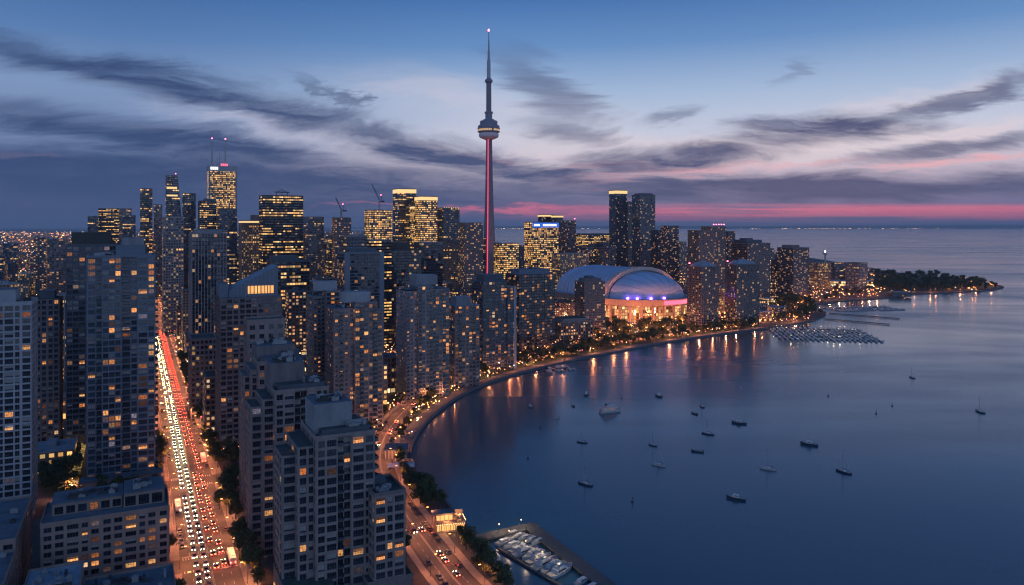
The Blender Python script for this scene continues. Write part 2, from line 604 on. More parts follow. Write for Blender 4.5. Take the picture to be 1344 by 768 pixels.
M['f_low'] = wmat('lowrise_facade', (0.18, 0.14, 0.14), (0.02, 0.02, 0.03), 0.34, s=1.5, ax=0.2, b0=0.2, b1=0.75, **COND)
M['f_low_grey'] = wmat('grey_lowrise_facade', (0.15, 0.15, 0.18), (0.02, 0.02, 0.03), 0.26, office=0.15, s=1.4, ax=0.15, b0=0.2, b1=0.75, **COND)
M['f_shop'] = wmat('shopfront_facade', (0.22, 0.16, 0.14), (0.03, 0.03, 0.03), 0.72, s=1.9, ax=0.08, b0=0.08, b1=0.8, c1=(1.0, 0.45, 0.13), c2=(1.0, 0.75, 0.4))
M['f_stadium'] = wmat('stadium_glazing', (0.22, 0.13, 0.10), (0.05, 0.04, 0.03), 0.70, s=1.25, ax=0.10, b0=0.10, b1=0.9, c1=(1.0, 0.42, 0.12), c2=(1.0, 0.64, 0.28))
# ground and street
M['ground'] = pmat('city_ground', (0.06, 0.055, 0.055), 0.95, var=0.5, scale=0.02)
M['asphalt'] = pmat('asphalt', (0.085, 0.08, 0.08), 0.8, var=0.3, scale=0.15)
M['pave'] = pmat('pavement', (0.24, 0.21, 0.19), 0.9, var=0.3, scale=0.3)
M['paint'] = pmat('road_paint', (0.40, 0.38, 0.34), 0.8, var=0.45, scale=0.5)
M['quay'] = pmat('quay_paving', (0.12, 0.115, 0.12), 0.9, var=0.35, scale=0.2)
M['seawall'] = pmat('seawall_stone', (0.13, 0.12, 0.125), 0.9, var=0.35, scale=0.3)
M['grass'] = pmat('park_lawn', (0.035, 0.06, 0.025), 0.95, var=0.5, scale=0.08)
M['pier'] = pmat('pier_planks', (0.10, 0.095, 0.10), 0.9, var=0.35, scale=0.5)
M['land'] = pmat('far_land', (0.03, 0.035, 0.05), 1.0, var=0.4, scale=0.001)
M['blind'] = pmat('window_blind', (0.30, 0.29, 0.28), 0.9, var=0.2, scale=2)
# glow
M['lamp_orange'] = emat('sodium_lamp', (1.0, 0.36, 0.09), 17.0)
M['lamp_white'] = emat('white_lamp', (1.0, 0.86, 0.66), 26.0)
M['far_orange'] = emat('far_orange_light', (1.0, 0.36, 0.10), 5.0)
M['far_gold'] = emat('far_gold_light', (1.0, 0.60, 0.26), 5.0)
M['far_white'] = emat('far_white_light', (0.9, 0.88, 1.0), 3.0)
M['far_red'] = emat('far_red_light', (1.0, 0.08, 0.10), 4.5)
M['red_beacon'] = emat('red_beacon', (1.0, 0.10, 0.16), 12.0)
M['crown_light'] = emat('crown_light', (1.0, 0.66, 0.28), 0.9)
M['pod_light'] = emat('pod_window_light', (1.0, 0.62, 0.28), 0.55)
M['white_sign'] = emat('white_sign', (0.9, 0.92, 1.0), 1.3)
M['blue_sign'] = emat('blue_sign', (0.02, 0.12, 0.62), 0.9)
M['red_led'] = emat('red_led', (1.0, 0.07, 0.16), 1.05, 'AUTO')
M['purple_led'] = emat('purple_led', (0.42, 0.12, 1.0), 14.0, 'AUTO')
M['pink_led'] = emat('pink_led', (1.0, 0.12, 0.22), 1.6, 'AUTO')
M['warm_glow'] = emat('warm_interior', (1.0, 0.46, 0.14), 1.15)
M['head'] = emat('headlamp', (1.0, 0.66, 0.30), 85.0, 'FRONT')
M['tail'] = emat('tail_lamp', (1.0, 0.04, 0.02), 80.0, 'FRONT')
# car paint, a colour for each car
m, t, b = newmat('car_paint')
oi = t.n.new('ShaderNodeObjectInfo')
t.l.new(t.ramp(oi.outputs['Random'], [(0, (0.02, 0.02, 0.025, 1)), (0.35, (0.10, 0.10, 0.11, 1)), (0.55, (0.22, 0.22, 0.22, 1)), (0.62, (0.02, 0.03, 0.07, 1)),
                                      (0.72, (0.12, 0.02, 0.02, 1)), (0.85, (0.04, 0.04, 0.045, 1))], 'CONSTANT'), b.inputs['Base Color'])
b.inputs['Roughness'].default_value = 0.35
b.inputs['Coat Weight'].default_value = 0.6
M['car'] = m
M['tyre'] = pmat('tyre_rubber', (0.02, 0.02, 0.02), 0.9)
# foliage, tone by leaf
m, t, b = newmat('foliage')
ge = t.n.new('ShaderNodeNewGeometry')
oi = t.n.new('ShaderNodeObjectInfo')
f = t.math('FRACT', t.math('ADD', ge.outputs['Random Per Island'], t.math('MULTIPLY', oi.outputs['Random'], 0.35)))
t.l.new(t.ramp(f, [(0, (0.022, 0.035, 0.012, 1)), (0.5, (0.045, 0.06, 0.02, 1)), (0.85, (0.075, 0.085, 0.025, 1)), (1.0, (0.10, 0.075, 0.02, 1))]), b.inputs['Base Color'])
b.inputs['Roughness'].default_value = 0.7
M['leaf'] = m
M['bark'] = pmat('bark', (0.06, 0.045, 0.035), 0.95, var=0.4, scale=3)
M['hull_white'] = pmat('white_hull', (0.55, 0.55, 0.57), 0.35, var=0.12, scale=1)
M['hull_dark'] = pmat('dark_hull', (0.04, 0.05, 0.08), 0.4, var=0.2, scale=1)
M['deck'] = pmat('boat_deck', (0.35, 0.32, 0.30), 0.6, var=0.2, scale=1)
M['canvas'] = pmat('blue_canvas', (0.05, 0.08, 0.16), 0.9, var=0.2, scale=1)
M['mast'] = pmat('mast_alloy', (0.35, 0.36, 0.38), 0.4, 0.5, 0.1, 1)
M['cn'] = pmat('tower_concrete', (0.20, 0.185, 0.215), 0.85, var=0.15, scale=0.06, stretch=(1, 1, 0.2))
M['cn_white'] = pmat('white_radome', (0.6, 0.55, 0.6), 0.6, var=0.1, scale=0.2)
M['cn_dark'] = pmat('pod_cladding', (0.20, 0.20, 0.26), 0.5, var=0.2, scale=0.2)
M['dome'] = pmat('dome_panels', (0.40, 0.50, 0.68), 0.95, var=0.14, scale=0.03, spec=0.1)
M['dome_rim'] = pmat('arch_rim', (0.55, 0.42, 0.38), 0.6, var=0.12, scale=0.05)
M['tent'] = pmat('white_canopy', (0.62, 0.58, 0.62), 0.8, var=0.12, scale=0.3)
# lake: smooth long swell, faint wind lanes
m, t, b = newmat('lake_water')
c = t.n.new('ShaderNodeTexCoord')
P = c.outputs['Object']
lanes = t.noise(t.vmath('MULTIPLY', P, (0.0012, 0.005, 1)), 1.0, 5.0, 0.55, 0.6)
b.inputs['Base Color'].default_value = (0.017, 0.075, 0.118, 1)
b.inputs['IOR'].default_value = 1.58
t.l.new(t.maprange(lanes, 0.38, 0.62, 0.13, 0.30), b.inputs['Roughness'])
b.inputs['Specular Tint'].default_value = (0.92, 0.98, 1.0, 1)
bump = t.n.new('ShaderNodeBump')
bump.inputs['Strength'].default_value = 0.10
bump.inputs['Distance'].default_value = 0.25
rip = t.math('ADD', t.noise(P, 0.35, 4.0, 0.6), t.math('MULTIPLY', t.noise(P, 0.05, 3.0, 0.5), 2.0))
t.l.new(rip, bump.inputs['Height'])
t.l.new(bump.outputs[0], b.inputs['Normal'])
M['water'] = m
# ------------------------------------------------------------------ lake and land
def sheet(name, poly, z, mat, kind='structure', skirt=None):
    vs_ = [Vector((p[0], p[1], z)) for p in poly]
    tri = tessellate_polygon([vs_])
    mb = MB()
    mb.v = [tuple(p) for p in vs_]
    for q in tri:
        a, b, c = (vs_[i] for i in q)
        mb.f.append(tuple(q) if (b - a).cross(c - a).z > 0 else tuple(q)[::-1])
        mb.m.append(0)
        mb.uv.append([(0, 0)] * 3)
    if skirt is not None:
        n = len(vs_)
        for i in range(n):
            a, b = vs_[i], vs_[(i + 1) % n]
            mb.face([a, b, (b.x, b.y, skirt), (a.x, a.y, skirt)], 1)
    return tag(mb.build(name, mat), kind=kind)


def smooth(pts, step=6):
    """Catmull-Rom through points"""
    outp = []
    n = len(pts)
    for i in range(n - 1):
        p0, p1, p2, p3 = pts[max(0, i - 1)], pts[i], pts[i + 1], pts[min(n - 1, i + 2)]
        for k in range(step):
            s = k / step
            outp.append(0.5 * ((2 * p1) + (p2 - p0) * s + (2 * p0 - 5 * p1 + 4 * p2 - p3) * s * s + (3 * p1 - p0 - 3 * p2 + p3) * s ** 3))
    outp.append(pts[-1])
    return outp


WL = -1.8            # water level below the quay
shore_px = [(700, 806), (658, 745), (622, 709), (607, 691), (598, 672), (583, 655), (566, 640), (552, 626), (548, 616), (543, 606), (540, 597), (541, 585), (548, 570), (560, 553), (575, 539),
            (592, 526), (613, 514), (640, 502), (668, 493), (700, 484), (732, 477), (770, 468), (810, 461), (860, 451), (910, 443), (960, 436), (1008, 430)]
shore = smooth([gp(*p) for p in shore_px], 4)
shore2 = [gp(*p) for p in [(1040, 425), (1064, 421), (1083, 414), (1084, 409), (1062, 404), (1074, 399), (1100, 395), (1130, 393), (1160, 391), (1176, 390), (1200, 386), (1220, 385), (1250, 384), (1280, 382), (1302, 380.5),
                           (1316, 378), (1318, 376), (1308, 373), (1285, 369), (1262, 366), (1220, 362), (1180, 358), (1150, 353), (1110, 346), (1075, 340), (1040, 336),
                           (980, 329), (920, 325), (850, 322), (800, 321), (760, 321), (720, 324), (690, 326), (665, 324), (645, 316), (600, 309), (550, 306), (500, 304), (470, 302.6), (440, 300.9)]]
land_poly = [Vector((120, -400, 0)), Vector((60, 150, 0)), Vector((22, 250, 0))] + shore + shore2 + [Vector((-9000, 60000, 0)), Vector((-70000, 60000, 0)), Vector((-70000, -400, 0))]
sheet('ground', land_poly, 0.0, [M['ground'], M['seawall']], skirt=-4.0)
w = MB()
w.face([(-90000, -2500, WL), (90000, -2500, WL), (90000, 90000, WL), (-90000, 90000, WL)])
tag(w.build('lake_water', M['water']), kind='structure')
# far shore across the lake
mb = MB()
pts = []
random.seed(5)
x = -16000
while x < 60000:
    pts.append((x, 41000 + 700 * math.sin(x / 5200.0), 95 + 45 * math.sin(x / 3900.0 + 1) + random.uniform(-25, 30) + (60 if x > 9000 else 0)))
    x += 900
for (xa, ya_, za), (xb, yb, zb) in zip(pts, pts[1:]):
    mb.face([(xa, ya_, WL - 2), (xb, yb, WL - 2), (xb, yb + 900, zb), (xa, ya_ + 900, za)])
    mb.face([(xa, ya_ + 900, za), (xb, yb + 900, zb), (xb, yb + 9000, zb + 30), (xa, ya_ + 9000, za + 30)])
tag(mb.build('hills', M['land']), kind='structure')


def inside(p, poly=land_poly):
    x, y = p[0], p[1]
    c = False
    n = len(poly)
    j = n - 1
    for i in range(n):
        a, b = poly[i], poly[j]
        if (a.y > y) != (b.y > y) and x < (b.x - a.x) * (y - a.y) / (b.y - a.y) + a.x:
            c = not c
        j = i
    return c


def near_line(p, line):
    best = 1e18
    q = Vector((p[0], p[1], 0))
    for a, b in zip(line, line[1:]):
        ab = b - a
        L = ab.length_squared
        s = 0 if L == 0 else max(0, min(1, (q - a).dot(ab) / L))
        best = min(best, (a + ab * s - q).length_squared)
    return math.sqrt(best)


SHORE_ALL = shore + shore2


def ribbon(name, line, width, z, mat, off=0.0, kind='structure', thick=0.0, mats=None):
    mb = MB()
    L, Rr = [], []
    for i, p in enumerate(line):
        t = (line[min(i + 1, len(line) - 1)] - line[max(i - 1, 0)]).normalized()
        nrm = Vector((t.y, -t.x, 0))
        L.append(p + nrm * (off - width / 2))
        Rr.append(p + nrm * (off + width / 2))
    for i in range(len(line) - 1):
        q = [Vector((v.x, v.y, z)) for v in (L[i], Rr[i], Rr[i + 1], L[i + 1])]
        mb.face(q)
        if thick:
            for a, b in ((q[0], q[3]), (q[2], q[1])):
                mb.face([a, b, (b.x, b.y, z - thick), (a.x, a.y, z - thick)][::-1])
    return tag(mb.build(name, mat), kind=kind) if name else mb


# ------------------------------------------------------------------ avenue, cross streets, lakeshore road
AVW = 22.0
STREETS = [24, 137, 250, 372, 505, 640, 790, 950, 1120, 1320, 1540]       # cross streets, distance along the avenue
PARALLEL = [-420, -300, -150, 108, 232, 356, 480, 620]                     # other streets parallel to the avenue
av = [grid(0, -260), grid(0, 2000)]
tag(ribbon(None, av, AVW, 0.05, None).build('avenue_road', M['asphalt']), kind='structure')
mb = MB()
for s in STREETS:
    for o0, o1 in ((-460, -AVW / 2), (AVW / 2, 700)):
        o = o0
        while o < o1 - 1:                      # cut the street where the land ends
            e = min(o + 20, o1)
            if inside(grid((o + e) / 2 + 10, s)) and near_line(grid((o + e) / 2, s), SHORE_ALL) > 22:
                mb.face([grid(o, s - 6.5, 0.03), grid(e, s - 6.5, 0.03), grid(e, s + 6.5, 0.03), grid(o, s + 6.5, 0.03)])
            o = e
tag(mb.build('cross_street_road', M['asphalt']), kind='structure')
mb = MB()
for o in PARALLEL:
    s = 60
    while s < 1700:
        p = grid(o, s + 10)
        if inside(p) and near_line(p, SHORE_ALL) > 30 and not any(abs(s + 10 - q) < 16 for q in STREETS):
            mb.face([grid(o - 5.5, s, 0.02), grid(o + 5.5, s, 0.02), grid(o + 5.5, s + 20, 0.02), grid(o - 5.5, s + 20, 0.02)])
        s += 20
tag(mb.build('side_street_road', M['asphalt']), kind='structure')
# pavements with kerbs along the avenue
mb = MB()
for side in (-1, 1):
    edges = [-260] + [x for s in STREETS for x in (s - 7, s + 7)] + [1700]
    for s0, s1 in zip(edges[0::2], edges[1::2]):
        a, b = sorted((side * AVW / 2, side * (AVW / 2 + 5.5)))
        q = [grid(a, s0), grid(b, s0), grid(b, s1), grid(a, s1)]
        mb.prism([(v.x, v.y) for v in q], 0.0, 0.15, 0)
tag(mb.build('avenue_pavement', M['pave']), kind='structure')
# painted markings
mb = MB()


def mark(o0, o1, s0, s1, z=0.062):
    mb.face([grid(o0, s0, z), grid(o1, s0, z), grid(o1, s1, z), grid(o0, s1, z)])


s = -200
while s < 800:
    if not any(abs(s + 1.5 - q) < 10 for q in STREETS):
        for o in (-7.2, -3.6, 3.6, 7.2):
            mark(o - 0.09, o + 0.09, s, s + 3)
    s += 9
for s0, s1 in zip([-260] + [x + 8 for x in STREETS], [x - 8 for x in STREETS] + [1700]):
    mark(-0.30, -0.14, s0, s1)
    mark(0.14, 0.30, s0, s1)
for q in STREETS:
    mark(0.4, AVW / 2 - 0.6, q - 9.2, q - 8.5)
    mark(-AVW / 2 + 0.6, -0.4, q + 8.5, q + 9.2)
    if q < 800:
        k = -AVW / 2 + 0.8
        while k < AVW / 2 - 0.8:
            mark(k, k + 0.45, q - 8.0, q - 5.6)
            mark(k, k + 0.45, q + 5.6, q + 8.0)
            k += 1.1
tag(mb.build('avenue_road_markings', M['paint']), kind='structure')

lake_px = [(640, 800), (604, 768), (579, 738), (549, 698), (522, 660), (504, 628), (499, 598), (507, 570), (532, 538), (570, 510), (618, 489), (676, 473), (738, 460), (800, 449), (860, 440),
           (920, 432), (985, 424)]
LAKE = smooth([gp(*p) for p in lake_px], 5)
ribbon('lakeshore_road', LAKE, 13.6, 0.075, M['asphalt'])
ribbon('lakeshore_pavement', LAKE, 3.5, 0.16, M['pave'], off=9.4, thick=0.16)
ribbon('lakeshore_inner_pavement', LAKE, 3.0, 0.16, M['pave'], off=-9.2, thick=0.16)
mb = ribbon(None, LAKE[:70], 0.22, 0.087, None, off=-0.25)
mb2 = ribbon(None, LAKE[:70], 0.22, 0.087, None, off=0.25)
mb.merge(mb2, Matrix.Identity(4))
for i in range(0, 60):
    a, b = LAKE[i], LAKE[i + 1]
    L = (b - a).length
    t = (b - a).normalized()
    nrm = Vector((t.y, -t.x, 0))
    k = 0
    while k < L:
        for o in (-3.7, 3.7):
            p, q = a + t * k + nrm * o, a + t * min(k + 3, L) + nrm * o
            mb.face([(v.x, v.y, 0.087) for v in (p - nrm * .09, p + nrm * .09, q + nrm * .09, q - nrm * .09)])
        k += 9
tag(mb.build('lakeshore_road_markings', M['paint']), kind='structure')
# quayside walk
QW = [p for p in shore if True]
prom = shore[36:]
ribbon('quay_path', prom, 9.0, 0.10, M['quay'], off=-6.0)
mbq = MB()
for a, b in zip(shore, shore[1:]):               # stone coping along the water
    t = (b - a).normalized()
    n_ = Vector((t.y, -t.x, 0))
    q = [a - n_ * 1.1, a + n_ * 0.15, b + n_ * 0.15, b - n_ * 1.1]
    mbq.prism([(v.x, v.y) for v in q], 0.0, 0.45, 0)
tag(mbq.build('quay_kerb', M['seawall']), kind='structure')
ribbon('park_grass', shore[44:], 16.0, 0.06, M['grass'], off=-19.0)
# park by the stadium
sheet('stadium_park_grass', [gp(*p) for p in [(770, 452), (800, 432), (850, 424), (905, 420), (930, 425), (900, 436), (840, 446)]], 0.04, M['grass'])
sheet('garden_grass', [gp(*p) for p in [(56, 650), (86, 560), (100, 560), (96, 650)]], 0.03, M['grass'])
sheet('point_grass', [gp(*p) for p in [(1150, 385), (1180, 384), (1240, 382), (1290, 379.5), (1312, 377), (1290, 371), (1250, 366), (1180, 361), (1155, 362)]], 0.05, M['grass'])
# ------------------------------------------------------------------ tower builders
FOOT = []            # footprints taken, in grid coordinates


def site(xs0, xc, xs1, d, ytop, dd=None, w=None):
    """from the silhouette and the near vertical edge to an origin (front-left corner), width, depth and height"""
    us0, uc, us1 = (xs0 - 672) / 1000.0, (xc - 672) / 1000.0, (xs1 - 672) / 1000.0
    c, s = math.cos(TH), math.sin(TH)
    h = zt(ytop, d)
    if not (xc < 240 and xc - xs0 > xs1 - xc):
        P = Vector((uc * d, d, 0))
        ww = d * (us1 - uc) / (c - s * us1)
        k = s + c * us0
        de = d * (uc - us0) / k if k > 0.02 else 45
    else:
        Q = Vector((uc * d, d, 0))
        # front right corner known: P = Q - w*E1
        ww = (Q.x - us0 * d) / (c - us0 * s)
        P = Q - E1 * ww
        k = -s - c * us1
        de = d * (us1 - uc) / k if k > 0.02 else 45
    de = min(max(de, 12), 48) if dd is None else dd
    if w:
        ww = w
    return P, ww, de, h


def claim(P, w, de, pad=6):
    o, s = togrid(P)
    FOOT.append((o - pad, s - pad, o + w + pad, s + de + pad))


def free(o0, s0, o1, s1):
    return not any(o0 < f[2] and o1 > f[0] and s0 < f[3] and s1 > f[1] for f in FOOT)


EYE = Vector((0, 0, H))


def place(root, name, variants, items, limit=100):
    """items: (variant index, location, turn); the largest in the picture become parts, the rest one part.  variants: (MB, mats)"""
    if not items:
        return
    mw = Matrix.Translation(root.location) @ Matrix.Rotation(root.rotation_euler[2], 4, 'Z')
    items = sorted(items, key=lambda it: ((mw @ Vector(it[1])) - EYE).length * (1.0 if it[2] == 0 else 1.6))
    meshes = {}
    for vi, loc, rz in items[:limit]:
        if vi not in meshes:
            meshes[vi] = variants[vi][0].mesh(name, variants[vi][1])
        link(name, meshes[vi], root, loc, rz)
    rest = items[limit:]
    if rest:
        allm, idx = [], {}
        big = MB()
        for vi, loc, rz in rest:
            src, mats = variants[vi]
            mm = []
            for x in mats:
                if x.name not in idx:
                    idx[x.name] = len(allm)
                    allm.append(x)
                mm.append(idx[x.name])
            k = len(big.m)
            big.merge(src, Matrix.Translation(loc) @ Matrix.Rotation(rz, 4, 'Z'))
            for j in range(k, len(big.m)):
                big.m[j] = mm[big.m[j]]
        o = big.build(name, allm, root)
        o['kind'] = 'stuff'


def pane(w, h, mull, split=True, blind=0.0):
    """window facing -y, centred on the origin: glass leaf and slim frame"""
    b = MB()
    b.box(-w / 2, -0.02, -h / 2, w / 2, 0.04, h / 2, 0)
    if blind:
        b.box(-w / 2 + .08, -0.045, h / 2 - h * blind, w / 2 - .08, -0.022, h / 2 - .08, 2)
    t = 0.11
    for x in ([-w / 2 + t / 2, w / 2 - t / 2] + ([0.0] if split and w > 1.3 else []) + ([-w / 4, w / 4] if w > 3.2 else [])):
        b.box(x - t / 2, -0.09, -h / 2, x + t / 2, -0.021, h / 2, 1)
    for z in (-h / 2 + t / 2, h / 2 - t / 2):
        b.box(-w / 2 + t, -0.085, z - t / 2, w / 2 - t, -0.021, z + t / 2, 1)
    if split and h > 2.0:
        b.box(-w / 2 + t, -0.083, -h / 2 + 0.75, w / 2 - t, -0.021, -h / 2 + 0.82, 1)
    return b


def balcony_mb(w, dep=1.5):
    b = MB()
    b.box(-w / 2, -dep, -0.1, w / 2, 0, 0.1, 0)
    b.box(-w / 2, -dep, 0.101, w / 2, -dep + 0.06, 1.05, 1)
    b.box(-w / 2, -dep + 0.061, 0.101, -w / 2 + 0.06, 0, 1.05, 1)
    b.box(w / 2 - 0.06, -dep + 0.061, 0.101, w / 2, 0, 1.05, 1)
    return b


def volume(root, x0, y0, x1, y1, z0, z1, st, wins, bals, faces='FLR', wallmb=None):
    """one block of a near building: core, piers and spandrels in the wall, panes and balconies in the openings"""
    wb = wallmb
    bay, fl, pier, span, pr = st['bay'], st['fl'], st['pier'], st['span'], st.get('proud', 0.35)
    wb.box(x0, y0, z0, x1, y1, z1, 0, bottom=False)
    nf = max(1, int(round((z1 - z0) / fl)))
    fh = (z1 - z0) / nf
    defs = {'F': ((x0, y0), (1, 0), (0, -1), x1 - x0, 0.0), 'R': ((x1, y0), (0, 1), (1, 0), y1 - y0, math.pi / 2), 'L': ((x0, y1), (0, -1), (-1, 0), y1 - y0, -math.pi / 2), }
    for fc in faces:
        (ox, oy), (tx, ty), (nx, ny), L, rz = defs[fc]
        pat = st.get('pat') or [1.0]
        ws, i = [], 0
        while sum(ws) < L - bay * 0.5 or not ws:
            ws.append(bay * pat[i % len(pat)])
            i += 1
        k_ = L / sum(ws)
        ws = [x * k_ for x in ws]
        nb = len(ws)
        edge = [sum(ws[:i]) for i in range(nb + 1)]

        def strip(a0, a1, za, zb, p, m=0):
            xs = sorted((ox + tx * a0, ox + tx * a1)) if tx else sorted((ox, ox + nx * p))
            ys = sorted((oy + ty * a0, oy + ty * a1)) if ty else sorted((oy, oy + ny * p))
            wb.box(xs[0], ys[0], za, xs[1], ys[1], zb, m)

        wh = fh - span
        for i in range(nb + 1):
            a0, a1 = max(0, edge[i] - pier / 2), min(L, edge[i] + pier / 2)
            wide = st.get('wide')
            if wide and i % wide == 0:
                a0, a1 = max(0, a0 - 0.25), min(L, a1 + 0.25)
            strip(a0, a1, z0, z1 + 0.02, pr)
        for j in range(nf + 1):
            za = z0 + j * fh - span * (0.75 if j else 0.0)
            zb = z0 + j * fh + (span * 0.25 if j < nf else 0.0)
            if zb > za:
                strip(0.02, L - 0.02, za, zb, pr - st.get('recess', 0.05), st.get('spanmat', 0))
        balc = st.get('balc', {}).get(fc, ())
        for j in range(nf):
            zc = z0 + j * fh + span * 0.25 + wh / 2
            for i in range(nb):
                bw = ws[i]
                ww = bw - pier
                a = (edge[i] + edge[i + 1]) / 2
                loc = (ox + tx * a + nx * 0.06, oy + ty * a + ny * 0.06, zc)
                r = random.random()
                run = st.setdefault('_run', {}).get((fc, i))
                p = st['lit']
                if run and random.random() < 0.35:
                    p = 0.6
                if r < p:
                    k = random.choice((1, 1, 2, 6, 6)) if random.random() < 0.62 else 3
                    st['_run'][(fc, i)] = True
                else:
                    k = 0 if random.random() > .16 else random.choice((4, 5))
                    st['_run'][(fc, i)] = False
                wins.append((k, loc, rz, round(ww, 2), round(wh, 2)))
                if (i % nb) in balc or (balc == 'all'):
                    bals.append((0, (ox + tx * a + nx * pr, oy + ty * a + ny * pr, z0 + j * fh + 0.12), rz, round(bw - 0.4, 2)))


def finish(root, wallmb, mats, wins, bals, st):
    wallmb.build('wall', mats, root)
    variants, items, key = [], [], {}
    gl = M[st.get('glass', 'glass')]
    fr = M[st.get('frame', 'slate')]
    lits = [gl, M['lit'], M['lit_bright'], M['lit_dim'], gl, gl, M['lit_bright']]
    for k, loc, rz, ww, wh in wins:
        q = (k, ww, wh)
        if q not in key:
            key[q] = len(variants)
            variants.append((pane(ww, wh, 1, st.get('split', True), (0, 0, 0, 0, .45, .8, .5)[k]), [lits[k], fr, M['lit_dim'] if k == 6 else M['blind']]))
        items.append((key[q], loc, rz))
    place(root, 'window', variants, items)
    variants, items, key = [], [], {}
    for k, loc, rz, bw in bals:
        if bw not in key:
            key[bw] = len(variants)
            variants.append((balcony_mb(bw), [M[st.get('balmat', 'grey')], M['glass_blue']]))
        items.append((key[bw], loc, rz))
    place(root, 'balcony', variants, items)


def parapet(root, x0, y0, x1, y1, z, mat, h=1.1, t=0.35, name='parapet'):
    b = MB()
    b.box(x0, y0, z, x1, y0 + t, z + h)
    b.box(x0, y1 - t, z, x1, y1, z + h)
    b.box(x0, y0 + t, z, x0 + t, y1 - t, z + h)
    b.box(x1 - t, y0 + t, z, x1, y1 - t, z + h)
    return b.build(name, M[mat], root)


def roof(root, x0, y0, x1, y1, z, mat='roof', name='roof'):
    b = MB()
    b.box(x0, y0, z + 0.02, x1, y1, z + 0.25)
    return b.build(name, M[mat], root)


def rooftop_units(root, x0, y0, x1, y1, z, n, seed=1):
    rnd = random.Random(seed)
    tops = [c for c in root.children if c.name.startswith(('roof', 'penthouse', 'upper_roof'))]
    host = tops[-1] if tops else root
    for _ in range(int(n * 1.7) + 1):
        a, b_ = rnd.uniform(1.2, 3.2), rnd.uniform(1.2, 2.6)
        if rnd.random() < .3:
            a, b_ = (rnd.uniform(3, 7), .7) if rnd.random() < .5 else (.7, rnd.uniform(3, 7))
        if x1 - x0 < a + 1 or y1 - y0 < b_ + 1:
            continue
        x, y = rnd.uniform(x0, x1 - a), rnd.uniform(y0, y1 - b_)
        h = rnd.uniform(0.8, 2.0)
        b = MB()
        b.box(x, y, z, x + a, y + b_, z + h * 0.8)
        b.box(x - 0.08, y - 0.08, z + h * 0.8, x + a + 0.08, y + b_ + 0.08, z + h)
        b.tube((x + a / 2, y + b_ / 2, z + h), (x + a / 2, y + b_ / 2, z + h + 0.35), min(a, b_) * 0.32, n=10)
        b.build('rooftop_unit', M['metal' if rnd.random() < 0.6 else 'dark_metal'], host)


def penthouse(root, x0, y0, x1, y1, z0, z1, mat='grey', roofmat='roof', ribs=True):
    b = MB()
    b.box(x0, y0, z0, x1, y1, z1, 0, top=1)
    if ribs:
        b.box(x0 - 0.15, y0 - 0.15, z1, x1 + 0.15, y1 + 0.15, z1 + 0.35, 0, top=1)
        n = int((x1 - x0) / 2.2)
        for i in range(1, n):
            x = x0 + i * (x1 - x0) / n
            b.box(x - 0.06, y0 - 0.1, z0 + 0.5, x + 0.06, y0 - 0.003, z1 - 0.2, 0)
        m_ = int((y1 - y0) / 2.2)
        for i in range(1, m_):
            y = y0 + i * (y1 - y0) / m_
            b.box(x0 - 0.1, y - 0.06, z0 + 0.5, x0 - 0.003, y + 0.06, z1 - 0.2, 0)
            b.box(x1 + 0.003, y - 0.06, z0 + 0.5, x1 + 0.1, y + 0.06, z1 - 0.2, 0)
    return b.build('penthouse', [M[mat], M[roofmat]], root)


def near_tower(name, spec, label, cat, st, wall, vols=None, dd=None, group=None, faces='FLR'):
    P, w, de, h = site(*spec, dd=dd) if not isinstance(spec[0], Vector) else spec
    claim(P, w, de)
    root = empty(name, P, TH, label, cat, group)
    wb, wins, bals = MB(), [], []
    for (a0, b0, a1, b1, z0, z1, fcs, *more) in (vols(w, de, h) if vols else [(0, 0, w, de, 0, h, faces)]):
        volume(root, a0, b0, a1, b1, z0, z1, dict(st, **more[0]) if more else st, wins, bals, fcs, wb)
    finish(root, wb, [M[wall], M[st.get('span_material', wall)]], wins, bals, st)
    return root, w, de, h


